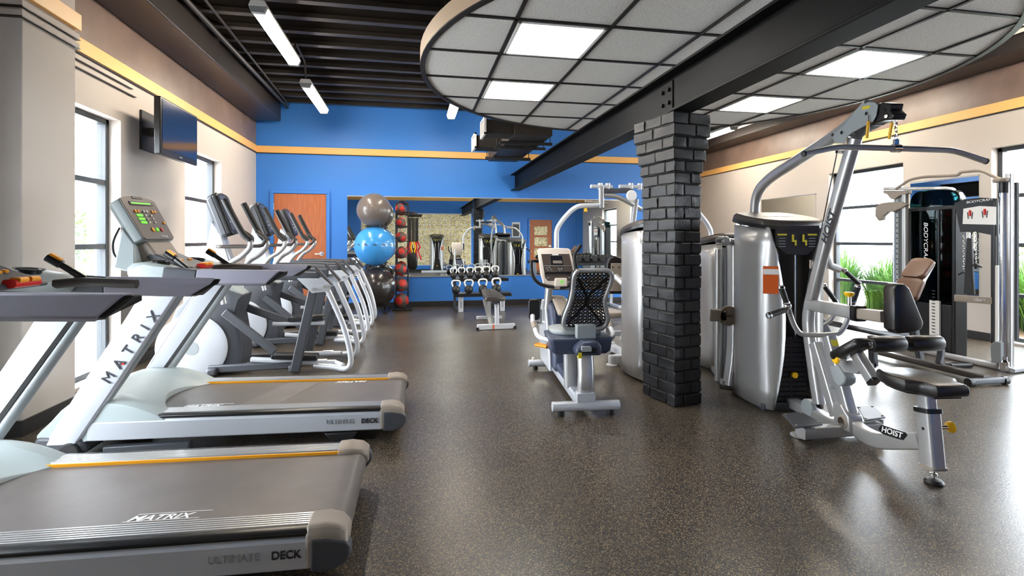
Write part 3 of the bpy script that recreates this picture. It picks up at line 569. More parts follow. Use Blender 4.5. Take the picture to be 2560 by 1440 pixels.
# ================================================================== ELLIPTICAL TRAINERS
def make_elliptical(loc):
    E = Frame(-.6, 5.13); t = thing('elliptical_trainer', 'x', 'elliptical', loc, 0, 'elliptical trainers in a row'); W = .6; Y = E.y
    mir = lambda p: V((p.x, W - p.y, p.z))
    # housing with light disc
    hp = [(500, 720), (560, 722), (606, 738), (600, 762), (592, 785), (600, 830), (606, 880), (603, 918), (500, 932), (440, 925), (400, 860), (440, 770)]
    a = [Y(x, y, .14) for x, y in hp]
    b = MB(); b.loft([[V((p.x, v, p.z)) + (V((a[8].x, v, .35)) - V((p.x, v, p.z))) * k for p in a] for v, k in ((.13, .10), (.15, 0), (.45, 0), (.47, .10))])
    hs = b.build('drive_housing', M['dgray'], t, bev=.02, seg=3)
    c = Y(480, 870, .12); c = V((c.x, 0, c.z))
    for v0, v1 in ((.10, .135), (.50, .465)):
        d = MB(); d.lathe([(.001, 0), (.27, 0), (.305, .012), (.305, .035)], (c.x, v0, c.z), (0, v1 - v0, 0), 48); dd = d.build('side_disc', M['silver2'], t)
        MB().cyl((c.x, v0 - .003 * (1 if v1 > v0 else -1), c.z), (c.x, v0 + .01 * (1 if v1 > v0 else -1), c.z), .062, n=28).build('disc_hub', M['gray'], dd)
    # upper cover and console mast
    q = [Y(x, y, .3) for x, y in ((470, 705), (560, 690), (620, 735), (560, 745), (470, 760))]
    b = MB(); b.loft([[V((p.x, v, p.z)) for p in q] for v in (.17, .43)]); b.build('upper_cover', M['greenish'], t, bev=.03, seg=3)
    q = [Y(x, y, .3) for x, y in ((497, 720), (560, 720), (585, 660), (558, 575), (534, 555), (525, 600), (510, 660))]
    b = MB(); b.loft([[V((p.x, v, p.z)) for p in q] for v in (.23, .37)]); b.build('console_mast', M['silver2'], t, bev=.02, seg=3)
    # console
    A, B_, C_, D_ = Y(540, 482, .13), Y(582, 586, .13), Y(571, 490, .47), Y(604, 580, .47)
    F = lambda s, k: (B_ * (1 - s) + D_ * s) * (1 - k) + (A * (1 - s) + C_ * s) * k
    nr = (C_ - A).cross(B_ - A).normalized(); nr = nr if nr.x > 0 else -nr
    out = [(0, .04), (0, .96), (.12, 1.03), (.5, 1.06), (.88, 1.03), (1, .96), (1, .04), (.9, -.02), (.1, -.02)]
    b = MB(); b.loft([[F(s, k) - nr * d + (F(.5, .5) - F(s, k)) * w for s, k in out] for d, w in ((0, .04), (.015, 0), (.05, .02))]); con = b.build('console', M['blk'], t, bev=.006)
    b = MB(); b.loft([[F(s, k) - nr * d + (F(.5, .45) - F(s, k)) * w for s, k in out] for d, w in ((.048, .0), (.10, .06), (.13, .3))]); b.build('console_back', M['dgray'], con, bev=.01)
    b = MB(); b.loft([[F(s, k) + nr * e for s, k in ((.1, .1), (.9, .1), (.9, .93), (.1, .93))] for e in (-.002, .004)]); fc = b.build('console_face', M['navy'], t, bev=.002)
    for s, k in ((.2, .3), (.4, .3), (.6, .3), (.8, .3), (.3, .42), (.7, .42), (.5, .2)): MB().cyl(F(s, k) + nr * .003, F(s, k) + nr * .008, .009, n=10).build('button', M['paper'], fc)
    b = MB(); b.loft([[F(s, k) + nr * e for s, k in ((.2, .58), (.8, .58), (.8, .85), (.2, .85))] for e in (.003, .006)]); b.build('display', M['screen'], fc)
    # moving handlebars
    lo = [Y(x, y, .02) for x, y in ((560, 498), (604, 580), (624, 600), (625, 618), (605, 640), (575, 660), (550, 700), (560, 760))]
    for f in (lambda p: V((p.x, .02, p.z)), lambda p: V((p.x, .58, p.z))):
        pts = curve([f(p) for p in lo], 5); MB().tube(pts, .025, 12).build('handlebar', M['silver'], t)
        MB().tube([p + (pts[8] - pts[4]).normalized() * 0 for p in pts[:12]], .030, 12).build('handle_grip', M['rubber'], t)
    for v in (.08, .52):
        g = MB(); a0 = Y(556, 616, .3); g.tube(bend([V((a0.x, .3, a0.z)), V((a0.x + .02, v, a0.z)), V((a0.x + .30, v, a0.z + .0)), V((a0.x + .34, v, a0.z + .08)), V((a0.x + .24, v, a0.z + .15))], .06), .017, 10); g.build('fixed_grip', M['plate'], t)
    # rear frame
    tp = [Y(x, y, 0) for x, y in ((815, 716), (838, 766), (859, 816), (873, 868), (877, 905), (865, 929))]; tp = [V((p.x, 0, max(p.z, .03))) for p in tp] + [V((tp[-1].x - .12, .04, .045)), V((tp[-1].x - .3, .08, .055))]
    pl = [Y(x, y, -.03) for x, y in ((742, 696), (808, 696), (829, 714), (823, 726), (812, 730), (780, 733))]
    lg = [Y(785, 720, .02), Y(737, 936, .02)]; ra = [Y(560, 690, .02), Y(700, 688, .02), Y(797, 692, .02)]
    ec = [Y(789, 668, 0), Y(829, 713, 0)]
    for f, sg in ((lambda p: V(p), 1), (mir, -1)):
        MB().tube(curve([f(p) for p in tp], 5), .027, 14).build('rear_tube', M['silver2'], t)
        b = MB(); b.loft([[f(V((p.x, v, p.z))) for p in pl] for v in (-.032, -.02)]); p_ = b.build('rail_plate', M['silver2'], t, bev=.003)
        for x, y in ((783, 723), (812, 717)): c = Y(x, y, -.032); MB().cyl(f(c), f(c + V((0, -.014, 0))), .016, n=14).build('bolt', M['silver'], p_)
        MB().bar([f(V((lg[0].x, .02, lg[0].z))), f(V((lg[1].x, .02, max(.02, lg[1].z))))], .05, .085, up=(1, 0, 0)).build('leg', M['dgray'], t, bev=.01)
        b = MB(); b.bar([f(V((p.x, .02, p.z))) for p in ra], .06, .085, rnd=.015); b.build('handrail', M['dgray'], t)
        MB().bar([f(V((ec[0].x, .01, ec[0].z))), f(V((ec[1].x, .01, ec[1].z)))], .075, .02, up=(1, 0, .6), rnd=.006).build('rail_end', M['plate'], t)
    # pedals, links and base
    ps = ((.11, (628, 893), (795, 897), (560, 780), (688, 880)), (.44, (660, 850), (796, 842), (575, 775), (700, 850)))
    for v, p0, p1, l0, l1 in ps:
        a0, a1, b0, b1 = Y(*p0, .11), Y(*p1, .11), Y(*l0, .11), Y(*l1, .11)
        if v > .3: a0.z += .12; a1.z += .12; b1.z += .12
        g = lambda p, dz=0: V((p.x, v, p.z + dz))
        MB().bar([g(a0, -.02), g(a1, -.035)], .07, .04, rnd=.012).build('pedal_arm', M['silver2'], t)
        b = MB(); m0 = a0.lerp(a1, .32); b.loft([[V((p.x, v + q, p.z + dz)) for q, dz in ((-.075, 0), (-.075, .045), (-.06, .03), (.06, .03), (.075, .045), (.075, 0))] for p in (m0, a1)]); b.build('foot_pedal', M['blk'], t, bev=.006)
        MB().bar([g(b0), g(b1)], .04, .075, up=(1, 0, 1)).build('link_arm', M['dgray'], t, bev=.008)
    bz = [Y(520, 925, .1), Y(735, 922, .1), Y(866, 920, .1)]
    for v in (.1, .5):
        MB().bar([V((bz[0].x, v, .06)), V((bz[1].x, v, .07))], .06, .07).build('base_rail', M['dgray'], t, bev=.012)
        r = MB(); r.cyl(V((bz[1].x, v, .085)), V((bz[2].x - .1, v, .075)), .026, n=14); r.cyl(V((bz[1].x + .2, v, .082)), V((bz[1].x + .3, v, .08)), .033, n=14); r.cyl((bz[2].x - .1, v, .075), (bz[2].x - .02, .02 if v < .3 else .58, .06), .022); r.build('base_rod', M['silver2'], t)
    MB().bar([(bz[1].x, .0, .05), (bz[1].x, W, .05)], .06, .06).build('cross_bar', M['dgray'], t, bev=.01)
    MB().bar([(bz[0].x + .05, .02, .045), (bz[0].x + .05, W - .02, .045)], .09, .07).build('front_foot', M['dgray'], t, bev=.02)
    return t
e0 = make_elliptical((-.6, 5.13, 0)); e0['label'] = 'silver elliptical trainer nearest the camera, right behind the second treadmill'
for k, lab in ((1, 'middle of the three silver elliptical trainers by the left windows'), (2, 'silver elliptical trainer farthest back, in front of the wooden door')):
    c = copy_tree(e0); c['label'] = lab; c.location = (-.6 + .005 * k, 5.13 + 1.3 * k, 0)
# ================================================================== shared pieces of the weight machines
def tower(t, cx, cy, face, label=True, stack=True, h0=1.34, sticker=True, cap_txt=True):
    """weight tower with two bowed silver side shells; face = -1 opens to -y, +1 opens to +y"""
    P = lambda x, y, z: V((cx + x * -face, cy + y * -face, z))       # local: opening towards -y
    for sg in (-1, 1):
        secs = []
        for k in range(11):
            z = .02 + (h0 - .02) * k / 10; f = z / h0
            e = .20 - .115 * math.sin(PI * min(1, (f * .95 + .03))) ** .9 + .02 * f
            secs.append([P(sg * x, y, z + (.07 * (y + .14) if k == 10 else 0)) for x, y in ((e, -.14), (.5 * e + .105, -.135), (.222, -.09), (.246, .0), (.253, .10), (.25, .2), (.236, .29), (.205, .37))])
        b = MB(); b.loft(secs, closed=False); s = b.build('side_shell', M['silver'], t, ang=80, solid=.012)
        if sticker and sg == -1:
            m = MB(); m.loft([[P(-.210 + x, y - .007, z) for x, y, z in ((-.035, -.098, 1.06), (-.035, -.098, .86), (.055, -.142, .86), (.055, -.142, 1.06))], [P(-.210 + x, y - .011, z) for x, y, z in ((-.035, -.098, 1.06), (-.035, -.098, .86), (.055, -.142, .86), (.055, -.142, 1.06))]]); q = m.build('warning_sticker', M['label'], t)
            m = MB(); m.loft([[P(-.210 + x, y - .007 - e, z) for x, y, z in ((-.034, -.099, 1.04), (-.034, -.099, 1.0), (.054, -.142, 1.0), (.054, -.142, 1.04))] for e in (.0035, .006)]); m.build('white_band', M['paper'], q)
    cap = [(-.15, -.15), (.15, -.15), (.235, -.09), (.262, .02), (.266, .16), (.24, .32), (.19, .39), (-.19, .39), (-.24, .32), (-.266, .16), (-.262, .02), (-.235, -.09)]
    zz = lambda y, d: h0 + .02 + .10 * (y + .15) / .65 + d
    b = MB(); b.loft([[P(x * s_, y * s_, zz(y, d)) for x, y in cap] for d, s_ in ((-.02, 1.0), (.0, 1.02), (.022, 1.0), (.034, .94))]); c = b.build('top_cap', M['plate'], t, bev=.006, seg=3)
    b = MB(); b.loft([[P(x * 1.03, y * 1.03, zz(y, d)) for x, y in cap] for d in (-.035, -.008)]); b.build('cap_rim', M['blk'], c)
    if cap_txt: text('HOIST', .07, M['wink'], c, P(-.14, .06, zz(.06, .036)), P(1, 0, 0) - P(0, 0, 0), P(0, 1, .15) - P(0, 0, 0), shear=.3, sx=1.25, bold=.03)
    b = MB(); b.loft([[P(x, y, z) for x, z in ((-.17, h0), (.17, h0), (.165, h0 - .13), (.08, h0 - .2), (-.08, h0 - .2), (-.165, h0 - .13))] for y in (-.13, -.10)]); pl = b.build('exercise_placard', M['blk'], t, bev=.006)
    for x0, x1, z in ((-.15, -.08, h0 - .045), (.08, .15, h0 - .045)): MB().b2(P(x0, -.13, z), P(x1, -.135, z - .012)).build('yellow_bar', M['ylabel'], pl)
    for x in (-.04, .04):
        g = MB(); g.prism([(P(x + a, 0, 0).x, h0 + c) for a, c in ((0, -.05), (.014, -.05), (.014, -.09), (.034, -.09), (.034, -.13), (.022, -.13), (.022, -.104), (0, -.104))], P(0, -.13, 0).y, P(0, -.135, 0).y, 'y'); g.build('yellow_figure', M['ylabel'], pl)
    g = MB()
    for k in range(4):
        for x0, x1 in ((-.14, -.09), (.09, .14)): g.b2(P(x0, -.13, h0 - .075 - .02 * k), P(x1, -.134, h0 - .080 - .02 * k))
    g.build('placard_lines', M['gray'], pl)
    b = MB(); b.loft([[P(x, y, z) for x, z in ((-.2, .02), (.2, .02), (.2, h0 - .04), (-.2, h0 - .04))] for y in (.10, .12)]); b.build('inner_panel', M['plate'], t)
    b = MB(); b.b2(P(-.205, .33, .0), P(.205, .37, h0)); b.build('back_panel', M['dgray'], t)
    for x in (-.07, .07): MB().cyl(P(x, .0, .04), P(x, .0, h0 - .1), .012, n=12).build('guide_rod', M['chrome'], t)
    if stack:
        pm = None
        for k in range(13):
            z = .06 + k * .036
            b = MB(); b.b2(P(-.115, -.07, z), P(.115, .08, z + .033)); p_ = b.build('weight_plate', M['iron'], t, bev=.003)
        b = MB(); b.cyl(P(0, -.07, .26), P(0, -.10, .26), .006); b.cyl(P(0, -.09, .26), P(0, -.115, .26), .022, n=16); b.build('weight_pin', M['yellow'], t, bev=.004)
        MB().cyl(P(0, -.06, .06), P(0, -.06, .53), .008, n=8).build('selector_rod', M['chrome'], t)
    b = MB(); b.b2(P(-.235, -.10, .0), P(.215, .36, .055)); b.build('base_plate', M['dgray'], t, bev=.008)
def knob(parent, a, b_, name='pull_pin', m='yellow'):
    a, b_ = V(a), V(b_); d = (b_ - a)
    p = MB().cyl(a, b_, .012, n=12).build(name, M['chrome'], parent)
    k = MB(); k.lathe([(.014, -.012), (.026, 0), (.03, .012), (.024, .018), (.001, .018)], b_, d, 20); k.build('knob', M[m], p); return p
def grip(parent, a, b_, r=.019, name='hand_grip'):
    a, b_ = V(a), V(b_); d = (b_ - a).normalized()
    g = MB().cyl(a, b_, r, n=16).build(name, M['rubber'], parent, bev=.003)
    for p, s in ((a, -1), (b_, 1)): MB().lathe([(r * 1.15, 0), (r * 1.2, .008), (r * .9, .018), (.001, .02)], p - d * s * .004, d * s, 18).build('grip_cap', M['chrome'], g)
    return g
# ================================================================== LAT PULLDOWN MACHINE (right foreground)
L = Frame(2.63, 2.2, -.1072); t = LAT = thing('lat_pulldown_machine', 'silver lat pulldown and row machine with a long overhead bar, in the right foreground', 'weight machine', (2.63, 2.2, 0), -.1072)
X0 = lambda px, py, v=0.0: L.x(px, py, v)
tower(t, 0, 1.26, -1)
# seat, post, foot
b = MB(); b.lathe([(.001, 0), (.040, 0), (.044, .010), (.034, .022), (.012, .028), (.001, .028)], (0, .012, 0), n=28); b.build('levelling_foot', M['rubber'], t)
b = MB(); b.lathe([(.008, .02), (.008, .04), (.016, .042), (.016, .052), (.008, .054), (.008, .09)], (0, .014, 0), n=12); b.build('foot_bolt', M['chrome'], t)
b = MB(); b.bar([(0, .018, .085), (0, .048, .36)], .078, .088, up=(0, 1, 0), rnd=.016); b.build('seat_post', M['silver'], t)
b = MB(); b.bar([(0, .017, .078), (0, .018, .09)], .090, .102, up=(0, 1, 0), rnd=.018); b.build('post_rim', M['taupe'], t)
b = MB(); b.bar([(0, .047, .355), (0, .050, .378)], .092, .102, up=(0, 1, 0), rnd=.02); b.build('post_collar', M['blk'], t)
b = MB(); b.bar([(0, .05, .37), (0, .062, .47)], .06, .07, up=(0, 1, 0), rnd=.012); b.build('inner_post', M['silver'], t)
knob(t, (.035, .03, .28), (.10, .03, .28)); MB().cyl((-.0385, .035, .275), (-.0405, .035, .275), .008, n=12).build('post_hole', M['blk'], t)
so = [(-.085, -.095), (.085, -.095), (.09, -.03), (.105, -.005), (.145, .03), (.15, .12), (.135, .2), (.1, .27), (.05, .29), (-.05, .29), (-.1, .27), (-.135, .2), (-.15, .12), (-.145, .03), (-.105, -.005), (-.09, -.03)]
b = MB(); cx_, cy_ = 0, .1
b.loft([[(cx_ + (x - cx_) * s, cy_ + (y - cy_) * s, z) for x, y in so] for s, z in ((.9, .468), (1.0, .476), (1.02, .50), (1.0, .522), (.93, .532))]); sp = b.build('seat_pad', M['pad'], t, ang=60, bev=.004)
MB().prism([(x * .85, .1 + (y - .1) * .85) for x, y in so], .458, .47, 'z').build('seat_board', M['blk'], t)
# lower arm and pivot
b = MB(); b.bar(bend([X0(2306, 1102), X0(2190, 1104), X0(2128, 1062)], .13, 8), .062, .088, up=(0, 0, 1), rnd=.012); ar = b.build('lower_arm', M['silver'], t)
b = MB(); b.plate([(-.0318, y, z) for y, z in ((.325, .150), (.335, .165), (.315, .196), (.15, .212), (.14, .20), (.165, .165), (.20, .158), (.30, .146))], (1, 0, 0), .002); b.build('logo_back', M['blk'], ar)
text('HOIST', .044, M['wink'], ar, (-.0335, .315, .158), (0, -1, .1), (0, .1, 1), shear=.25, sx=1.15, bold=.018)
b = MB(); b.cyl((-.055, .60, .115), (.055, .60, .115), .042, n=24); b.build('pivot', M['taupe'], t, bev=.004)
for sg in (-1, 1): MB().cyl((sg * .055, .6, .115), (sg * .063, .6, .115), .028, n=18).build('pivot_cap', M['chrome'], t)
b = MB(); b.prism([(.54, .06), (.68, .06), (.70, .20), (.62, .22), (.55, .16)], -.05, .05, 'x'); b.build('pivot_bracket', M['silver'], t, bev=.012)
# two sloping beams
for a, c, nm in (((2128, 1045), (2073, 842), 'sloping_beam'), ((2094, 1040), (2040, 858), 'sloping_beam')):
    b = MB(); b.bar([X0(*a), X0(*c)], .07, .075, up=(0, 1, 0), rnd=.014); sb = b.build(nm, M['silver'], t)
    if a[0] > 2100: m = MB(); m.bar([X0(2076, 852, 0), X0(2080, 868, 0)], .045, .0785, up=(0, 1, 0)); m.build('yellow_sticker', M['ylabel'], sb); m = MB(); m.bar([X0(2092, 903), X0(2094, 911)], .04, .0785, up=(0, 1, 0)); m.build('orange_sticker', M['label'], sb)
q = [X0(x, y) for x, y in ((2086, 915), (2108, 912), (2128, 945), (2126, 958), (2112, 968), (2098, 955))]
b = MB(); b.loft([[V((v, p.y, p.z)) for p in q] for v in (-.04, .04)]); b.build('pulley_cover', M['gray'], t, bev=.01)
for x, y, r in ((2046, 898, .05), (2072, 970, .045)): c = X0(x, y); MB().cyl((-.022, c.y, c.z), (.022, c.y, c.z), r, n=28).build('pulley', M['gray'], t, bev=.006)
c = L.z(2022, 1017, .09); MB().cyl((c.x - .02, c.y, .085), (c.x + .02, c.y, .085), .06, n=28).build('pulley', M['gray'], t, bev=.006)
# row handle bar
hb = [L.y(x, y, .86) for x, y in ((1969, 765), (1984, 812), (2000, 836), (2050, 838))]
hb = [V((p.x, .86, p.z)) for p in hb]; full = hb + [V((-p.x + 2 * hb[-1].x, .86, p.z)) for p in reversed(hb[:-1])]
MB().tube(bend(full, .06), .017, 12).build('row_bar', M['silver'], t)
for sg, j in ((1, full[0]), (-1, full[-1])):
    a = L.y(1954, 720, .86) - hb[0]; c = L.y(1921, 791, .80) - L.y(1967, 775, .86)
    a.x *= sg; c.x *= sg; grip(t, j + a * .2, j + a * 1.0); grip(t, j + c * .15 + V((0, 0, -.02)), j + c + V((0, 0, -.02)))
    MB().sphere(j, .026, 16, 10).build('bar_joint', M['chrome'], t)
# mast, chest arm and pad
ms = curve([X0(x, y) for x, y in ((2048, 1010), (2029, 880), (2021, 800), (2032, 735), (2072, 578), (2138, 345))], 5)
b = MB(); b.bar(ms, .064, .080, up=(0, 1, 0), rnd=.022); mast = b.build('mast', M['silver'], t)
d = (X0(2085, 535) - X0(2050, 660)).normalized(); text('HOIST', .075, M['ink'], mast, X0(2056, 628) + V((-.0335, 0, 0)), d, V((0, d.z, -d.y)) * -1 if False else (0, -d.z, d.y), shear=.25, sx=1.1) if False else text('HOIST', .075, M['ink'], mast, X0(2076, 612) + V((-.0335, 0, 0)), (0, d.y, d.z), (0, d.z, -d.y), shear=.25, sx=1.05, bold=.018)
za = .80
b = MB(); b.bar([(0, .99, za), (0, .545, za)], .068, .078, rnd=.012); ca = b.build('chest_arm', M['silver'], t)
b = MB(); b.bar([(0, .552, za), (0, .515, za)], .084, .094, rnd=.016); b.build('arm_collar', M['blk'], ca)
b = MB(); b.bar([(0, .53, za), (0, .33, za + .01)], .054, .064, rnd=.01); b.build('inner_arm', M['taupe'], ca)
knob(t, (0, .61, za + .035), (0, .61, za + .105))
fp = [L.y(x, y, .25) for x, y in ((2237, 722), (2246, 710), (2264, 709), (2276, 720), (2312, 808), (2308, 824), (2290, 832), (2250, 836), (2238, 826))]
cc = sum(fp, V()) / len(fp)
b = MB(); b.loft([[V((cc.x + (p.x - cc.x) * s, y, cc.z + (p.z - cc.z) * s)) for p in fp] for y, s in ((.252, .90), (.256, .97), (.27, 1.0), (.325, 1.0), (.335, .97))]); b.build('chest_pad', M['pad'], t, ang=50, bev=.003)
# head
hp = lambda x, y: X0(2060 + x / 8, 240 + y / 8)
pl = [hp(x, y) for x, y in ((300, 790), (520, 600), (900, 200), (1040, 125), (1180, 130), (1245, 190), (1210, 400), (1140, 520), (720, 730), (620, 820), (565, 960), (370, 950))]
for v in (-.052, .046): b = MB(); b.loft([[V((v + w, p.y, p.z)) for p in pl] for w in (0, .006)]); hd = b.build('head_plate', M['gray'], t, bev=.002)
a, c = hp(930, 270), hp(1090, 190); m = MB(); m.plate([V((-.0535, p.y, p.z)) for p in (hp(925, 280), hp(945, 215), hp(1090, 190), hp(1080, 255))], (1, 0, 0), .002); m.build('yellow_sticker', M['ylabel'], t)
bp = [hp(x, y) for x, y in ((1200, 150), (1300, 130), (1480, 150), (1450, 280), (1545, 370), (1500, 480), (1330, 490), (1130, 550), (1060, 600), (1150, 420))]
b = MB(); b.loft([[V((v, p.y, p.z)) for p in bp] for v in (-.04, .04)]); b.build('pulley_housing', M['blk'], t, bev=.008)
for x, y in ((1340, 290), (1390, 405)): c = hp(x, y); MB().cyl((-.046, c.y, c.z), (.046, c.y, c.z), .011, n=12).build('bolt', M['chrome'], t)
for x, y in ((1035, 355), (530, 735), (345, 780), (430, 1120)): c = hp(x, y); MB().cyl((-.06, c.y, c.z), (.052, c.y, c.z), .011, n=12).build('bolt', M['chrome'], t)
for (x0, y0, x1, y1), v in (((1090, 510, 1055, 850), -.062), ((1360, 530, 1300, 860), .0)):
    a, c = hp(x0, y0), hp(x1, y1); MB().cyl((v, a.y, a.z), (v, c.y, c.z), .0085, n=12).build('yellow_grip', M['yellow'], t); MB().cyl((v, a.y, a.z), (v, a.y, a.z + .035), .003, n=8).build('grip_wire', M['chrome'], t)
at_ = [X0(x, y) for x, y in ((2175, 262), (2105, 327), (2007, 392), (1925, 446), (1893, 486), (1886, 540))]
MB().bar(curve(at_, 6), .062, .078, up=(0, 0, 1), rnd=.025).build('arch_tube', M['silver'], t)
lb = [L.y(x, y, .25) for x, y in ((2010, 385), (2095, 367), (2240, 371), (2385, 376), (2464, 403))]
latbar = MB().tube(bend(lb, .05), .0165, 14).build('lat_bar', M['silver'], t)
for p, q in ((lb[0], lb[1]), (lb[-1], lb[-2])): d = (p - q).normalized(); MB().cyl(p - d * .004, p + d * .006, .0175, n=14).build('bar_end', M['rubber'], latbar)
b = MB(); c = lb[2]; b.cyl((c.x - .022, c.y, c.z), (c.x + .022, c.y, c.z), .023, n=18); b.b2((c.x - .012, c.y - .008, c.z), (c.x + .012, c.y + .008, c.z + .05)); b.build('bar_swivel', M['chrome'], latbar)
zt = hp(1470, 470).z; b = MB(); n_ = 5; z0 = c.z + .045
for k in range(n_):
    za_, zb_ = z0 + (zt - z0) * k / n_, z0 + (zt - z0) * (k + 1) / n_ + .006; dx, dy = ((.008, 0), (0, .008))[k % 2]
    b.tube([V((c.x + dx * math.cos(a_) , c.y + dy * math.cos(a_), (za_ + zb_) / 2 + (zb_ - za_) / 2 * math.sin(a_))) for a_ in [2 * PI * i / 12 for i in range(13)]], .0026, 6)
b.build('chain', M['chrome'], t)
MB().tube([hp(270, 1080), X0(2048, 600), X0(2028, 660), X0(2018, 720)], .004, 6).build('cable', M['blk'], t); c = X0(2028, 650); MB().cyl(c, c + V((0, .0, -.06)), .012, n=12).build('cable_stop', M['taupe'], t)
# thigh hold-down: tube, pad, rollers
a, c = X0(2138, 878), X0(2184, 952); b = MB(); b.bar([a, c], .058, .066, up=(0, 1, 0), rnd=.01); tb = b.build('hold_down_tube', M['silver'], t)
d = (c - a).normalized(); b = MB(); b.bar([c - d * .004, c + d * .012], .06, .068, up=(0, 1, 0), rnd=.01); b.build('tube_end', M['blk'], tb)
b = MB(); b.plate([X0(x, y, -.0) for x, y in ((2100, 903), (2140, 900), (2160, 925), (2150, 935), (2112, 930))], (1, 0, 0), .05); b.build('hold_down_bracket', M['silver'], t, bev=.004)
q0 = X0(2125, 897); knob(t, (-.03, q0.y, q0.z), (-.085, q0.y, q0.z))
a, c = X0(2090, 893, -.06), X0(2166, 852, -.02); d = (c - a); b = MB(); secs = []
for s, r in ((0, .3), (.04, .75), (.12, 1), (.88, 1), (.96, .75), (1, .3)): p = a + d * s; secs.append([p + V((x * r, 0, 0)) + V((0, -d.z, d.y)).normalized() * z * r for x, z in rrect(.12, .062, .026)])
b.loft(secs); b.build('thigh_pad', M['pad'], t, ang=60)
ra, rb = L.y(2172, 861, .44), L.y(2352, 857, .44); ax = rb - ra; MB().cyl(ra - ax * .02, rb, .012, n=12).build('roller_axle', M['chrome'], t)
for s0, s1 in ((.02, .47), (.54, .99)):
    p, q = ra + ax * s0, ra + ax * s1; r_ = MB(); dd = (q - p); l_ = dd.length; r_.lathe([(.02, 0), (.042, .002), (.048, .012), (.048, l_ - .012), (.042, l_ - .002), (.02, l_)], p, dd, 28); r_.build('foam_roller', M['pad'], t)
MB().lathe([(.03, 0), (.03, .006), (.012, .009), (.001, .009)], ra + ax * .018, -ax, 24).build('roller_cap', M['chrome'], t)
# base
MB().bar([L.z(2003, 1082, .05), L.z(2196, 1068, .05)], .07, .07, rnd=.01).build('cross_base', M['silver'], t)
MB().bar([(0, .62, .05), (0, 1.22, .05)], .08, .07, rnd=.01).build('base_beam', M['silver'], t)
for px, py in ((2003, 1092), (2195, 1076)):
    c = L.z(px, py, 0); b = MB(); b.lathe([(.001, 0), (.062, 0), (.064, .012), (.05, .018), (.035, .022), (.035, .085), (.001, .085)], c, n=28); b.build('base_foot', M['silver'], t); MB().cyl(c + V((0, 0, .0)), c + V((0, 0, .006)), .066, n=28).build('foot_pad', M['rubber'], t)
for cs in (((1955, 1036), (2003, 1031), (2057, 1061), (1988, 1070)), ((2142, 1018), (2182, 1015), (2214, 1044), (2162, 1052))):
    q = [L.z(x, y, .12) for x, y in cs]; b = MB(); b.loft([[p + V((0, 0, z)) for p in q] for z in (-.006, .006)]); f = b.build('foot_plate', M['dgray'], t, bev=.003)
    c = sum(q, V()) / 4
    for p in q: MB().cyl(c + (p - c) * .8 + V((0, 0, .005)), c + (p - c) * .8 + V((0, 0, .01)), .007, n=10).build('rivet', M['taupe'], f)
# ================================================================== CHEST PRESS behind the lat machine
t = CP = thing('chest_press_machine', 'silver press machine standing behind the lat pulldown, with a round bolted plate', 'weight machine', (2.62, 3.98, 0))
Q = Frame(2.62, 3.98); 
cl_ = [Q.y(x, y, 0) for x, y in ((1838, 605), (1838, 760), (1836, 880), (1826, 975))]; cl_ = [V((p.x, 0, p.z)) for p in cl_]; cl_[-1].z = .02
b = MB(); b.bar(curve(cl_, 4), .10, .12, up=(0, 1, 0), rnd=.03); co_ = b.build('column', M['silver'], t)
b = MB(); b.bar([(p.x + .055, .11, p.z) for p in cl_], .035, .16, up=(0, 1, 0)); b.build('column_web', M['dgray'], t)
b = MB(); b.bar([(cl_[0].x - .075, .12, .03), (cl_[0].x - .07, .12, 1.17)], .07, .05, up=(0, 1, 0), rnd=.015); b.build('rear_post', M['silver'], t)
text('HOIST', .07, M['ink'], co_, (cl_[1].x + .02, -.063, .80), (0, 0, 1), (-1, 0, 0), shear=.25, sx=1.1)
MB().b2((cl_[3].x - .02, -.064, .14), (cl_[3].x + .025, -.06, .30)).build('white_sticker', M['paper'], co_)
b = MB(); b.lathe([(.001, 0), (.085, 0), (.088, .012), (.07, .018), (.001, .018)], (cl_[3].x, 0, 0), n=28); b.build('base_flange', M['rubber'], t)
b = MB(); c = Q.y(1843, 590, 0); b.bar([(cl_[0].x - .1, 0, 1.245), (cl_[0].x + .14, .0, 1.215)], .1, .05, rnd=.02); b.build('top_arm', M['silver'], t)
b = MB(); b.bar([(cl_[0].x - .04, .0, 1.195), (cl_[0].x + .10, .02, 1.195)], .11, .075, rnd=.02); b.build('top_housing', M['plate'], t); MB().cyl((cl_[0].x - .12, -.06, 1.24), (cl_[0].x - .12, .05, 1.24), .04, n=20).build('top_pivot', M['chrome'], t, bev=.008)
c = Q.y(1823, 790, -.1); b = MB(); b.cyl((c.x, -.075, c.z), (c.x, -.10, c.z), .085, n=32); pd = b.build('round_plate', M['taupe'], t, bev=.006)
text('HOIST', .026, M['ink'], pd, (c.x - .045, -.1015, c.z - .01), (1, 0, 0), (0, 0, 1), shear=.25)
for a_ in (20, 140, 260): MB().cyl((c.x + .06 * math.cos(math.radians(a_)), -.1, c.z + .06 * math.sin(math.radians(a_))), (c.x + .06 * math.cos(math.radians(a_)), -.106, c.z + .06 * math.sin(math.radians(a_))), .009, n=10).build('bolt', M['chrome'], pd)
b = MB(); b.bar([(c.x - .16, -.085, c.z + .01), (c.x - .02, -.085, c.z)], .03, .10, rnd=.012); b.build('plate_arm', M['taupe'], t, bev=.005)
tower(t, .42, .78, 1, sticker=False, h0=1.18, cap_txt=False)
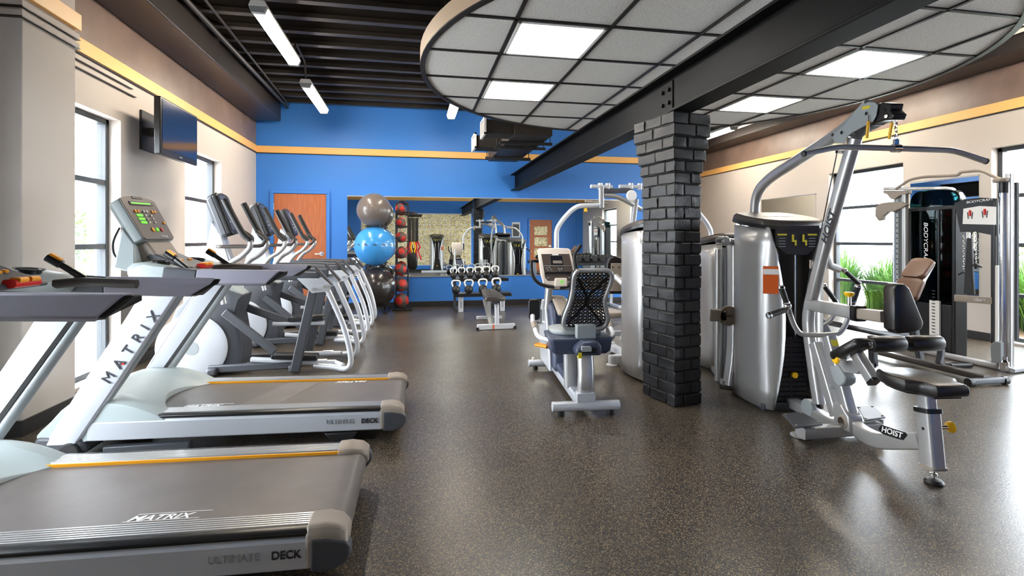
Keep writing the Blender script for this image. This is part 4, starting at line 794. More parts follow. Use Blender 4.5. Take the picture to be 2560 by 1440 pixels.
# press arm with two grips reaching out on the right
R = lambda px, py, y=-.25: Q.y(px, py, y)
b = MB(); b.bar([R(2062, 632), R(2074, 664), R(2098, 673)], .05, .06, rnd=.015); b.build('press_arm', M['silver'], t)
grip(t, R(2112, 677), R(2146, 708)); grip(t, R(2060, 714, -.3), R(2088, 752, -.3))
b = MB(); b.tube([R(2094, 668), R(2112, 677)], .018); b.build('grip_stem', M['taupe'], t)
b = MB(); b.tube(bend([R(2088, 752, -.3), R(2094, 762, -.3), R(2080, 800, -.3), R(2040, 820, -.2)], .05), .018); b.build('press_lever', M['silver'], t)
q = [R(x, y, -.2) for x, y in ((2030, 795), (2052, 792), (2078, 842), (2030, 850))]; b = MB(); b.loft([[V((p.x, y, p.z)) for p in q] for y in (-.25, .05)]); sx_ = sum(p.x for p in q) / 4; b.build('seat_pad', M['dgray'], t, bev=.015)
b = MB(); b.bar([(sx_, -.1, .03), (sx_, -.1, .40)], .07, .07, rnd=.01); b.build('seat_post', M['silver'], t)
b = MB(); b.bar([(sx_, -.15, .03), (sx_, .5, .03), (.2, .5, .03), (0, 0, .03)], .08, .05, rnd=.01); b.build('base_frame', M['silver'], t)
# ================================================================== PEC FLY MACHINE behind the pillar
t = thing('pec_fly_machine', 'silver chest fly machine half hidden behind the brick pillar, padded back rest turned away', 'weight machine', (2.2, 4.45, 0))
K = Frame(2.2, 4.45); Y = lambda px, py, y=.6: K.y(px, py, y)
tower(t, .0, .16, 1, sticker=False, h0=1.30, cap_txt=False)
b = MB(); q = [Y(x, y, .1) for x, y in ((1567, 640), (1585, 606))]; b.bar([q[0], q[1]], .03, .05, rnd=.008); b.build('tower_lip', M['taupe'], t)
a, c = Y(1503, 466), Y(1503, 512); b = MB(); b.bar([(a.x, .6, a.z), (a.x, .6, c.z - .03)], .05, .05, up=(0, 1, 0), rnd=.012); b.build('arm_post', M['silver'], t)
for x0, x1 in ((1477, 1530), (1548, 1612)):
    a, c = Y(x0, 466), Y(x1, 468); b = MB(); b.bar([(a.x, .6, a.z), (c.x, .6, a.z)], .045, .035, rnd=.01); b.build('top_bar', M['silver2'], t)
    for f in (.45, .8): p = a.lerp(c, f); MB().cyl((p.x, .6, a.z - .03), (p.x, .6, a.z + .035), .025, n=14).build('bolt', M['silver2'], t)
a, c = Y(1508, 477), Y(1580, 477); b = MB(); b.bar([a, c], .05, .05, rnd=.01); b.build('cross_beam', M['dgray'], t)
b = MB(); b.tube(curve([Y(x, y) for x, y in ((1510, 488), (1540, 491), (1570, 505), (1604, 524))], 5), .024, 12); b.build('support_tube', M['silver'], t)
c = Y(1578, 489, .56); MB().cyl((c.x, .54, c.z), (c.x, .565, c.z), .055, n=32).build('pulley', M['white'], t, bev=.006)
b = MB(); b.bar([Y(1590, 498), Y(1577, 600)], .045, .05, up=(0, 1, 0), rnd=.01); b.build('mast', M['silver'], t)
b = MB(); b.bar([Y(1577, 600), Y(1577, 760)], .045, .05, up=(0, 1, 0), rnd=.01); b.build('mast', M['silver'], t)
ctr = Y(1590, 560).x
arm = [Y(x, y) for x, y in ((1391, 660), (1391, 575), (1404, 553), (1428, 526), (1446, 515), (1500, 513))]
for sg in (1, -1):
    f = (lambda p: V(p)) if sg == 1 else (lambda p: V((2 * ctr - p.x, p.y, p.z)))
    MB().tube(bend([f(p) for p in arm], .07), .025, 14).build('fly_arm', M['silver2'], t)
    a = f(Y(1391, 640)); grip(t, a + V((0, .03, -.12)), a + V((0, .05, .06)))
    b = MB(); b.tube([f(Y(x, y)) for x, y in ((1463, 503), (1490, 506), (1519, 509))], .012, 10); b.build('arm_lever', M['taupe'], t)
    p = f(Y(1464, 524)); MB().lathe([(.001, .02), (.012, .015), (.02, -.02), (.001, -.022)], p, (0, 0, 1), 16).build('yellow_knob', M['yellow'], t)
o = [Y(x, y, .62) for x, y in ((1518, 690), (1519, 660), (1525, 646), (1538, 639), (1552, 644), (1561, 658), (1564, 690), (1561, 735), (1520, 735))]
b = MB(); b.loft([[V((p.x, y, p.z)) for p in o] for y in (.62, .69)]); bp = b.build('back_pad', M['pad'], t, bev=.012, seg=3)
o = [Y(x, y, .61) for x, y in ((1527, 728), (1528, 658), (1554, 658), (1556, 728))]; b = MB(); b.loft([[V((p.x, y, p.z)) for p in o] for y in (.605, .62)]); pp = b.build('back_plate', M['taupe'], t, bev=.004)
for x in (1532, 1548): c = Y(x, 668, .6); MB().cyl(c, c + V((0, .01, 0)), .008, n=12).build('bolt', M['chrome'], pp)
b = MB(); b.bar([Y(1538, 690, .55), Y(1572, 722, .4)], .05, .05, rnd=.01); b.build('back_arm', M['silver'], t)
a = Y(1530, 760, .72); b = MB(); b.loft([[(a.x + x, .86 + y, z) for x, y in rrect(.30, .36, .08)] for z in (.43, .49)]); b.build('seat_pad', M['taupe'], t, bev=.015, seg=3)
b = MB(); b.bar([(a.x, .86, .05), (a.x, .86, .44)], .06, .06, up=(0, 1, 0), rnd=.01); b.build('seat_post', M['silver'], t)
b = MB(); b.bar([(a.x - .22, .86, .24), (a.x + .22, .86, .24)], .05, .05); b.build('seat_brace', M['silver2'], t)
b = MB(); b.bar([(-.22, .45, .06), (.1, .45, .06)], .08, .09, rnd=.012); b.bar([(0, .3, .05), (0, 1.1, .05)], .08, .07, rnd=.012); b.build('base_frame', M['silver2'], t)
for x, y in ((-.24, .45), (0, 1.08)): MB().lathe([(.001, 0), (.06, 0), (.06, .012), (.04, .02), (.04, .1), (.001, .1)], (x, y, 0), n=24).build('base_foot', M['silver2'], t)
b = MB(); b.bar([Y(1556, 735, .55), Y(1570, 790, .5), Y(1555, 850, .45)], .03, .045, up=(0, 1, 0)); b.build('foot_lever', M['silver2'], t)
# ================================================================== RECUMBENT BIKE
B = Frame(1.22, 3.55, -.09); t = thing('recumbent_bike', 'silver and navy recumbent exercise bike with a mesh seat back, beside the brick pillar', 'exercise bike', (1.22, 3.55, 0), -.09)
Y = B.y
def band(poly, v0, v1, y=None): return [[V((v, p.y, p.z)) for p in poly] for v in (v0, v1)]
MB().tube([(-.245, .0, .065), (.245, .0, .065)], .036, 16).build('rear_stabilizer', M['silver2'], t, bev=.004)
MB().tube([(-.235, 1.34, .06), (.235, 1.34, .06)], .034, 16).build('front_stabilizer', M['silver2'], t, bev=.004)
for x, y in ((-.18, 0), (.18, 0), (-.17, 1.34), (.17, 1.34)): MB().cyl((x, y, 0), (x, y, .045), .026, n=16).build('levelling_foot', M['rubber'], t)
MB().cyl((-.19, 1.34, .085), (-.19, 1.34, .115), .014, n=12).build('wheel_pin', M['cream'], t)
b = MB(); b.bar([(0, -.02, .075), (0, 1.36, .095)], .12, .075, rnd=.02); b.build('base_beam', M['silver2'], t)
b = MB(); b.bar([(0, -.02, .12), (0, .05, .12)], .13, .075, rnd=.01); b.build('post_socket', M['silver2'], t)
b = MB(); b.bar(curve([(0.0, .09, .11), (0.005, .04, .18), (.012, .05, .30), (.015, .09, .44)], 4), .115, .09, up=(0, 1, 0), rnd=.035); b.build('rear_post', M['silver'], t)
b = MB(); b.bar([(-.03, .36, .10), (-.035, .36, .45)], .11, .10, up=(0, 1, 0), rnd=.04); b.build('mid_post', M['silver'], t)
b = MB(); b.bar([(0, -.03, .475), (0, .62, .475)], .07, .035, rnd=.008); b.build('seat_rail', M['gray'], t)
o = [(-.09, .40), (.10, .40), (.10, .47), (.07, .505), (-.03, .50), (-.09, .45)]
b = MB(); b.prism([(x + .02, z + .02) for x, z in o], .0, .16, 'y'); b.build('post_head', M['navy'], t, bev=.02, seg=3)
b = MB(); b.prism([(-.03, .44), (.08, .44), (.08, .48), (-.03, .49)], -.006, .0, 'y'); b.build('post_window', M['blk'], t, bev=.01); MB().b2((-.055, .03, .405), (-.03, -.004, .445)).build('yellow_label', M['ylabel'], t)
# seat pan
sec = []
for y, w, z0, z1 in ((.12, .215, .42, .52), (.14, .24, .405, .527), (.30, .245, .40, .527), (.52, .22, .41, .52), (.56, .18, .44, .51)): sec.append([(-w, y, z1), (-w * .93, y, z0 + .02), (-w * .8, y, z0), (w * .8, y, z0), (w * .93, y, z0 + .02), (w, y, z1)])
b = MB(); b.loft(sec); b.build('seat_pan', M['navy'], t, bev=.012, seg=3)
b = MB(); b.loft([[(x * s, .40 + y * s, z) for x, y in rrect(.40, .36, .12)] for s, z in ((.95, .525), (1, .535), (1, .55), (.93, .56))]); b.build('seat_cushion', M['gray'], t, bev=.006)
for sg in (-1, 1):
    b = MB(); b.tube(bend([(sg * .2, .2, .49), (sg * .30, .3, .50), (sg * .31, .52, .585), (sg * .30, .60, .625)], .08), .019, 12); h = b.build('seat_handle', M['silver2'], t)
    MB().tube([(sg * .306, .42, .55), (sg * .31, .50, .58)], .0205, 12).build('pulse_band', M['taupe'], h)
b = MB(); b.bar([(-.22, .3, .43), (-.30, .38, .435)], .06, .022, rnd=.009); b.build('orange_lever', M['orng'], t)
# mesh seat back
yb = .17
pz = lambda x, y: (1280 + x / 6.26, 600 + y / 6.26)
lp = [(1040, 480), (1300, 478), (1500, 480), (1560, 540), (1555, 640), (1500, 800), (1452, 940), (1475, 1100), (1500, 1230), (1460, 1340), (1340, 1392), (1100, 1395), (860, 1385), (808, 1300), (840, 1160), (910, 980), (950, 800), (965, 640), (985, 540)]
tilt = lambda py: yb + .10 - .16 * ((1395 - py) / 915)
pts = [Y(*pz(x, y), tilt(y)) for x, y in lp]; cen = sum(pts, V()) / len(pts)
loop = curve(pts + [pts[0]], 5); MB().tube(loop, .017, 12).build('back_frame', M['silver'], t)
fwd = V((0, .05, 0)); shell = [p + fwd * .9 + V((-.004, 0, .006)) for p in loop]; MB().tube(shell, .012, 10).build('back_shell_rim', M['blk'], t)
b = MB(); inner = [V(p) for p in loop]
def span(z):
    xs = []
    for a, c in zip(inner, inner[1:]):
        if (a.z - z) * (c.z - z) < 0: f = (z - a.z) / (c.z - a.z); xs.append((a.x + (c.x - a.x) * f, a.y + (c.y - a.y) * f))
    return sorted(xs)[:1] + sorted(xs)[-1:] if len(xs) > 1 else None
zlo, zhi = min(p.z for p in inner) + .02, max(p.z for p in inner) - .015; nr, nc = 32, 19; rows = []
for i in range(nr + 1):
    z = zlo + (zhi - zlo) * i / nr; s = span(z)
    if not s: continue
    rows.append([V((s[0][0] + (s[1][0] - s[0][0]) * j / nc, s[0][1] + .03 * math.sin(PI * j / nc) + .008, z)) for j in range(nc + 1)])
for i, r in enumerate(rows):
    if i % 2 == 0: b.bar([p for p in r], .006, .006, up=(0, 1, 0))
for j in range(nc + 1):
    b.bar([rows[i][j] + V(((.008 if (i + j) % 2 else -.008), 0, 0)) for i in range(len(rows))], .0125, .006, up=(0, 1, 0))
for j0, j1 in ((2, 9), (17, 10)):
    b.bar([rows[-4][j0], rows[len(rows) // 2 + 2][j1], rows[len(rows) // 2 - 3][j1], rows[2][j0]], .02, .005, up=(0, 1, 0))
b.build('mesh_back', M['blk'], t)
a, c = Y(1441, 812, .12), Y(1489, 846, .12); b = MB(); b.b2((a.x, .10, c.z), (c.x, .17, a.z)); b.build('back_block', M['gray'], t, bev=.008)
# front housing
hs = [(1340, 905), (1340, 830), (1352, 803), (1376, 795), (1400, 846), (1412, 880), (1413, 945), (1380, 935)]
pr = [Y(x, y, 1.05) for x, y in ((1330, 945), (1330, 850), (1345, 805), (1375, 795))]
zt = pr[3].z
b = MB(); b.prism([(.72, .12), (1.28, .12), (1.36, .30), (1.34, .52), (1.22, .66), (1.02, .70), (.88, .62), (.78, .40)], -.10, .10, 'x'); b.build('front_housing', M['navy'], t, bev=.04, seg=4)
for sg in (-1, 1):
    b = MB(); b.prism([(.80, .11), (1.30, .11), (1.39, .30), (1.36, .54), (1.24, .69), (1.06, .705), (.98, .55), (.86, .35)], sg * .10, sg * .125, 'x'); b.build('side_shell', M['silver2'], t, bev=.012, seg=3)
b = MB(); b.loft([[(x, y, z) for x in (-.07, .07)] + [(.05, y + .02, z + .03), (-.05, y + .02, z + .03)] for y, z in ((.72, .60), (.86, .655), (1.02, .71), (1.16, .70))]); b.build('top_cover', M['taupe'], t, bev=.015, seg=3)
b = MB(); b.prism([(.36, .13), (.80, .13), (.76, .20), (.40, .17)], -.075, .075, 'x'); b.build('beam_cover', M['navy'], t, bev=.02)
cz = .48
MB().cyl((-.19, 1.12, cz), (.19, 1.12, cz), .02, n=16).build('crank_axle', M['chrome'], t)
for sg, ph in ((-1, 1), (1, -1)):
    b = MB(); b.bar([(sg * .15, 1.12, cz), (sg * .15, 1.12 - ph * .02, cz + ph * .13)], .03, .02, up=(1, 0, 0)); cr = b.build('crank_arm', M['gray'], t)
    b = MB(); b.loft([[(sg * .215 + x, 1.12 - ph * .02 + y, cz + ph * .13 + z) for x, z in rrect(.105, .19, .03)] for y in (-.02, .02)]); b.build('pedal', M['blk'], t, bev=.006)
# console on its mast
b = MB(); b.bar(curve([(-.10, 1.06, .62), (-.085, 1.05, .80), (-.07, 1.03, .98)], 4), .062, .10, up=(0, 1, 0), rnd=.025); b.build('console_mast', M['silver'], t)
co_ = [(405, 150), (430, 128), (660, 122), (880, 128), (915, 150), (985, 440), (985, 640), (965, 730), (920, 765), (560, 765), (510, 735), (450, 520)]
tc = lambda y: .96 + .07 * (765 - y) / 640
cp = [Y(*pz(x, y), tc(y)) for x, y in co_]; cc = sum(cp, V()) / len(cp); nrm = (cp[5] - cp[0]).cross(cp[9] - cp[0]).normalized(); nrm = nrm if nrm.y < 0 else -nrm
b = MB(); b.loft([[p - nrm * d + (cc - p) * k for p in cp] for d, k in ((-.006, .05), (.0, .01), (.012, 0), (.05, .02), (.075, .2))]); con = b.build('console', M['cream'], t, bev=.008, seg=3)
def fpnt(x, y, e=.007): return Y(*pz(x, y), tc(y)) + nrm * e
def patch(q, m, nm, e0=.004, e1=.009, par=con, bev=.002): b = MB(); b.loft([[fpnt(x, y, e) for x, y in q] for e in (e0, e1)]); return b.build(nm, m, par, bev=bev)
fc = patch(((455, 220), (895, 220), (950, 480), (950, 600), (920, 640), (560, 640), (515, 590)), M['face'], 'console_face', par=t)
patch(((590, 250), (780, 250), (800, 390), (610, 390)), M['blk'], 'display', .008, .012, fc); patch(((632, 325), (770, 325), (785, 370), (640, 370)), M['taupe'], 'display_text', .011, .0135, fc)
patch(((520, 500), (950, 500), (950, 530), (500, 530)), M['blk'], 'console_ledge', .006, .022, fc); patch(((470, 400), (945, 400), (945, 408), (472, 408)), M['gray'], 'face_line', .008, .011, fc)
for x, y in ((540, 440), (580, 430), (560, 470), (605, 460), (725, 450), (770, 455), (740, 475), (560, 590), (890, 590)): MB().cyl(fpnt(x, y, .008), fpnt(x, y, .012), .007, n=12).build('button', M['gray'], fc)
patch(((625, 222), (725, 222), (725, 244), (625, 244)), M['paper'], 'logo_tab', .008, .012, fc)
bx = patch(((665, 600), (850, 600), (862, 735), (650, 735)), M['cream'], 'sensor_box', .0, .04, t, .01)
MB().lathe([(.011, 0), (.016, 0), (.016, .003), (.011, .003), (.011, 0)], fpnt(768, 665, .0402), nrm, 20).build('green_ring', M['green'], bx)
b = MB(); b.tube(curve([Y(x, y, .95) for x, y in ((1329, 650), (1329, 675), (1334, 693), (1346, 707), (1362, 714), (1385, 718))], 4), .016, 12); b.build('handlebar', M['rubber'], t)
b = MB(); b.tube(curve([Y(x, y, .95) for x, y in ((1452, 612), (1446, 622), (1436, 640), (1440, 680), (1425, 712), (1400, 718))], 4), .018, 12); b.build('handlebar', M['rubber'], t)
# ================================================================== FUNCTIONAL TRAINER with the green shroud
XT = 5.55; X = lambda px, py, x=XT: at_x(px, py, x) - V((XT, 4.5, 0))
t = thing('functional_trainer', 'tall cable trainer with dark green see-through shroud and chrome posts by the right wall', 'weight machine', (XT, 4.5, 0))
def vbar(px, z0, z1, w, h, m, nm, x=XT, tube=False):
    p = X(px, 700, x); b = MB()
    if tube: b.cyl((p.x, p.y, z0), (p.x, p.y, z1), w / 2, n=16)
    else: b.bar([(p.x, p.y, z0), (p.x, p.y, z1)], w, h, up=(1, 0, 0), rnd=min(w, h) * .2)
    return b.build(nm, m, t)
zb = 1.80
vbar(2236, .05, zb - .05, .036, .036, M['chrome'], 'guide_rod', tube=True); up_ = vbar(2263, .0, zb, .05, .05, M['silver'], 'upright')
pf = vbar(2248, .05, zb - .02, .03, .06, M['gray'], 'perforated_post', XT + .03)
p = X(2248, 700, XT + .03)
for k in range(24): MB().cyl((p.x - .032, p.y, .25 + .06 * k), (p.x - .0305, p.y, .25 + .06 * k), .009, n=10).build('adjust_hole', M['blk'], pf)
q = [X(x, y) for x, y in ((2197, 518), (2210, 508), (2232, 505), (2262, 505), (2276, 512), (2262, 520), (2240, 530), (2228, 530), (2216, 540), (2214, 550), (2204, 552), (2196, 540))]
b = MB(); b.loft([[V((x, p.y, p.z)) for p in q] for x in (-.05, .0)]); b.build('pulley_carriage', M['taupe'], t, bev=.006)
q = [X(x, y) for x, y in ((2212, 476), (2275, 476), (2275, 484), (2255, 488), (2242, 498), (2232, 498), (2222, 486), (2214, 484))]
b = MB(); b.loft([[V((x, p.y, p.z)) for p in q] for x in (-.03, .03)]); b.build('top_bracket', M['taupe'], t, bev=.004)
b = MB(); a, c = X(2212, 472), X(2366, 471, XT + .1); b.bar(curve([a, a.lerp(c, .6), c, X(2385, 478, XT + .3), X(2392, 495, XT + .4)], 4), .05, .035, rnd=.012); b.build('top_arm', M['silver'], t)
# shroud: green clear front and side panels round a dark frame
x0, x1 = .12, .27; ya, yb_ = X(2385, 700, XT + x0).y, X(2275, 700, XT + x0).y
tp_ = 1.80
o = [(ya, .05), (ya, 1.66)] + [(ya + .12 - .12 * math.cos(a), 1.66 + .14 * math.sin(a)) for a in (.4, .8, 1.2, 1.57)] + [(yb_ - .12 + .12 * math.sin(a), 1.66 + .14 * math.cos(a)) for a in (0.0, .4, .8, 1.2, 1.57)] + [(yb_, .05)]
b = MB(); b.prism(o, x0, x0 + .012, 'x'); sh = b.build('shroud_panel', M['teal'], t)
b = MB(); b.prism(o, x1, x1 + .02, 'x'); b.build('shroud_back', M['shroudback'], t)
b = MB(); b.loft([[(x, y, z) for x in (x0, x1)] for y, z in o[1:-1]], closed=False); b.build('shroud_side', M['teal'], t, solid=.008)
for yy in (ya, yb_): MB().b2((x0 - .01, yy - .02, .0), (x1, yy + .02, 1.62)).build('shroud_edge', M['blk'], t, bev=.01)
MB().b2((x0 - .012, ya, 1.58), (x0 + .02, yb_, 1.62)).build('shroud_band', M['blk'], t, bev=.003)
ym = (ya + yb_) / 2
MB().b2((x0 - .01, ya + .15, .1), (x0 + .004, ya + .17, 1.6)).build('shroud_rib', M['blk'], t)
MB().b2((x0 - .004, ya + .02, .02), (x0 + .02, yb_ - .02, .55)).build('stack_cover', M['blk'], t, bev=.01)
for k in range(10): MB().b2((x0 + .03, ya + .1, .08 + k * .05), (x0 + .125, yb_ - .1, .125 + k * .05)).build('weight_plate', M['iron'], t, bev=.003)
for yy in (ya + .2, yb_ - .2): MB().cyl((x0 + .08, yy, .05), (x0 + .08, yy, 1.7), .012, n=12).build('guide_rod', M['chrome'], t)
b = MB(); a = X(2325, 750, XT + x0 - .02); c = X(2350, 840, XT + x0 - .02); b.b2((x0 - .03, c.y - .0, .2), (x0 - .006, a.y, a.z)); sl = b.build('weight_label', M['paper'], t, bev=.002)
g = MB()
for k in range(14): g.b2((x0 - .033, (a.y + c.y) / 2 - .01, .23 + .035 * k), (x0 - .03, (a.y + c.y) / 2 + .025, .24 + .035 * k))
g.build('label_marks', M['ink'], sl)
p = X(2306, 555, XT + x0 - .002); text('BODYCRAFT', .066, M['wink'], sh, (x0 - .004, p.y - .02, p.z), (0, 0, -1), (0, -1, 0) if False else (0, 1, 0) if False else (0, -1, 0), shear=.2, sx=1.25)
# right hand column
vbar(2508, .12, zb, .055, .055, M['chrome'], 'guide_rod', tube=True); vbar(2524, .0, zb + .08, .05, .05, M['silver'], 'upright', XT + .03); vbar(2487, .1, 1.62, .045, .05, M['blk'], 'dark_post', XT + .12)
vbar(2496, .1, 1.0, .03, .05, M['paper'], 'weight_label', XT + .10); vbar(2540, .3, zb, .035, .035, M['dgray'], 'rear_post', XT + .12)
b = MB(); p = X(2508, 700); b.lathe([(.001, 0), (.055, .0), (.055, .07), (.04, .09), (.04, .12), (.001, .12)], (p.x, p.y, .02), n=24); b.build('column_foot', M['chrome'], t)
q = [X(x, y) for x, y in ((2487, 860), (2500, 852), (2514, 856), (2514, 908), (2490, 906))]; b = MB(); b.loft([[V((x - .02, p.y, p.z)) for p in q] for x in (-.04, .03)]); b.build('pulley_block', M['gray'], t, bev=.006)
b = MB(); p = X(2508, 700); b.cyl((p.x - .03, p.y, 1.80), (p.x - .03, p.y, 1.84), .06, n=20); b.build('bar_end_cap', M['taupe'], t, bev=.01); MB().cyl((p.x, p.y, 1.7), (p.x, p.y, 1.80), .035, n=18).build('bar_stem', M['blk'], t)
pb = [X(2240, 472), X(2276, 448), X(2310, 442), X(2395, 438), X(2402, 430), X(2452, 425), X(2490, 444), X(2505, 449)]
MB().tube(bend(pb, .06), .016, 12).build('pull_up_bar', M['taupe'], t)
q = [X(x, y, XT + .1) for x, y in ((2385, 508), (2410, 498), (2450, 494), (2490, 496), (2490, 590), (2460, 584), (2440, 580), (2400, 580))]; b = MB(); b.loft([[p + V((d, 0, 0)) for p in q] for d in (0, .03)]); pk = b.build('placard_board', M['blk'], t, bev=.004)
q = [X(x, y, XT + .095) for x, y in ((2409, 522), (2449, 515), (2490, 517), (2490, 562), (2407, 560))]; b = MB(); b.loft([[p + V((d, 0, 0)) for p in q] for d in (-.003, .003)]); ch_ = b.build('exercise_chart', M['paper'], t)
a = X(2416, 506, XT + .095); text('BODYCRAFT', .034, M['wink'], pk, a + V((-.003, 0, -.012)), (0, -1, .06), (0, 0, 1), shear=.2, sx=1.3)
for x, y in ((2425, 535), (2462, 532)):
    c = X(x, y, XT + .09); g = MB(); g.sphere(c + V((0, 0, .03)), .012, 10, 8); g.tube([c + V((0, 0, .02)), c + V((0, 0, -.02))], .012, 8); g.build('figure_red', M['red'], ch_)
    g = MB()
    for d in (-.025, .025): g.tube([c + V((0, d, .02)), c + V((0, d * .7, -.05))], .004, 6)
    g.build('figure_frame', M['ink'], ch_)
a, c = X(2388, 745, XT + .1), X(2482, 752, XT + .1); b = MB(); b.bar([a, c], .03, .07, rnd=.006); cb = b.build('cross_member', M['taupe'], t); text('CRAFT', .035, M['wink'], cb, a.lerp(c, .55) + V((-.018, 0, -.012)), (0, -1, 0), (0, 0, 1), shear=.2)
b = MB(); b.bar([(0, yb_ + .1, .03), (0, X(2524, 700).y - .02, .03)], .07, .05, rnd=.01); b.build('base_beam', M['silver'], t); b = MB(); b.bar([(-.03, X(2524, 700).y, .025), (.55, X(2524, 700).y + .1, .025)], .12, .04, rnd=.01); b.build('base_foot', M['silver2'], t); b = MB(); b.bar([(-.03, yb_, .025), (.6, yb_, .025)], .1, .04, rnd=.01); b.build('base_foot', M['silver2'], t)
for lab, px0, py0, py1, kind in (('chrome chain hanging left of the black strap inside the green-shrouded trainer', 2409, 590, 680, 'chain'), ('black strap with tapered end hanging in the green-shrouded trainer', 2424, 595, 735, 'strap'), ('chrome chain hanging right of the black strap inside the green-shrouded trainer', 2440, 580, 660, 'chain')):
    a, c = at_x(px0, py0, XT + .08), at_x(px0, py1, XT + .08); o = V((a.x, a.y, c.z))
    e = thing('hanging_' + kind, lab, kind, o)
    if kind == 'strap': b = MB(); h = a.z - c.z; b.prism([(-.025, h), (.02, h), (.04, h * .4), (.05, 0), (-.05, 0), (-.035, h * .4)], -.012, .012, 'x'); b.build('strap', M['rubber'], e, bev=.004); MB().cyl((0, 0, h), (0, 0, h + .05), .008).build('hook', M['chrome'], e)
    else:
        n_ = 14; h = a.z - c.z; b = MB()
        for k in range(n_): z0, z1 = h * k / n_, h * (k + 1) / n_ + .006; b.tube([V((.008 * math.cos(w) * (k % 2), .008 * math.cos(w) * (1 - k % 2), (z0 + z1) / 2 + (z1 - z0) / 2 * math.sin(w))) for w in [2 * PI * i / 10 for i in range(11)]], .003, 6)
        b.build('chain', M['chrome'], e); MB().tube([(0, -.05, -.03), (0, 0, 0), (0, .05, -.03)], .01, 10).build('handle', M['rubber'], e)
# ================================================================== ADJUSTABLE BENCH with the brown light on its back pad put into the colour
YB_ = 4.30; o = V((4.6, YB_, 0)); t = thing('adjustable_bench', 'adjustable bench with raised brown-lit back pad and black seat, in front of the green shroud', 'bench', o)
Yb = lambda px, py, y=YB_: at_y(px, py, y) - o
def slab(p, q, w, th, nm, m, bev=.02):
    d = (q - p).normalized(); n_ = V((-d.z, 0, d.x)); b = MB(); b.loft([[V((p.x, p.y, p.z)) + d * ((q - p).length * s) + V((0, y, 0)) + n_ * (z - th / 2) for y, z in [(a_, c_ + th / 2 - th / 2) for a_, c_ in rrect(w * k, th, th * .4)]] for s, k in ((0, .7), (.08, .97), (.2, 1), (.8, 1), (.92, .97), (1, .7))]); return b.build(nm, m, t, ang=60)
slab(Yb(2274, 690), Yb(2306, 645), .24, .06, 'head_pad', M['litpad']); slab(Yb(2254, 745), Yb(2276, 694), .27, .06, 'back_pad', M['litpad'])
pa, pq = Yb(2262, 765), Yb(2318, 660); b = MB(); b.bar([pa + V((.04, 0, 0)), pq + V((.05, 0, 0))], .05, .05, up=(0, 1, 0), rnd=.01); b.build('back_frame', M['silver'], t)
slab(Yb(2085, 803), Yb(2250, 838), .30, .05, 'seat_pad', M['pad'])
b = MB(); b.bar([Yb(2180, 840), Yb(2184, 915)], .06, .06, up=(0, 1, 0), rnd=.01); b.bar([Yb(2184, 912), Yb(2150, 916)], .06, .05); b.build('front_leg', M['dgray'], t)
b = MB(); b.bar([Yb(2275, 765), Yb(2292, 850), Yb(2302, 903)], .06, .05, up=(0, 1, 0), rnd=.01); b.build('rear_leg', M['dgray'], t)
b = MB(); b.bar([Yb(2178, 830), Yb(2265, 838)], .07, .05, rnd=.01); b.build('seat_frame', M['dgray'], t)
ra_, rb_ = at_z(2190, 878, .06) - o, at_z(2468, 946, .06) - o
b = MB(); b.bar([ra_, rb_], .075, .055, rnd=.012); b.build('floor_rail', M['plate'], t)
d = (rb_ - ra_).normalized(); n_ = V((d.y, -d.x, 0)); b = MB(); b.bar([rb_ - n_ * .16 + V((0, 0, -.02)), rb_ + n_ * .16 + V((0, 0, -.02))], .05, .05, rnd=.012); b.build('end_foot', M['dgray'], t)
for s in (-1, 1): c = rb_ + n_ * .18 * s; MB().cyl(V((c.x, c.y, .035)) - n_ * .02, V((c.x, c.y, .035)) + n_ * .02, .035, n=20).build('foot_wheel', M['rubber'], t)
b = MB(); c = ra_.lerp(rb_, .62); b.bar(curve([c + V((0, 0, .03)), c + V((.02, .0, .16)), c + V((-.06, .0, .25)), c + V((-.2, 0, .27))], 5), .05, .05, up=(0, 1, 0), rnd=.012); b.build('leg_bracket', M['dgray'], t)
h = thing('cable_handle', 'black cable handle lying on the floor below the functional trainer', 'handle', at_z(2403, 914, .02)); MB().tube([(-.1, .02, 0), (.1, -.02, 0)], .018, 12).build('grip', M['rubber'], h); MB().tube(bend([(-.1, .02, 0), (-.06, .12, 0), (.05, .12, 0), (.1, -.02, 0)], .04), .006, 8).build('strap', M['blk'], h)
h = thing('cable_handle', 'small black handle on the floor nearest the right trainer column', 'handle', at_z(2465, 905, .02)); MB().tube([(-.08, .05, 0), (.08, -.04, 0)], .017, 12).build('grip', M['rubber'], h); MB().tube(bend([(-.08, .05, 0), (0, .12, 0), (.08, -.04, 0)], .04), .005, 8).build('strap', M['blk'], h)
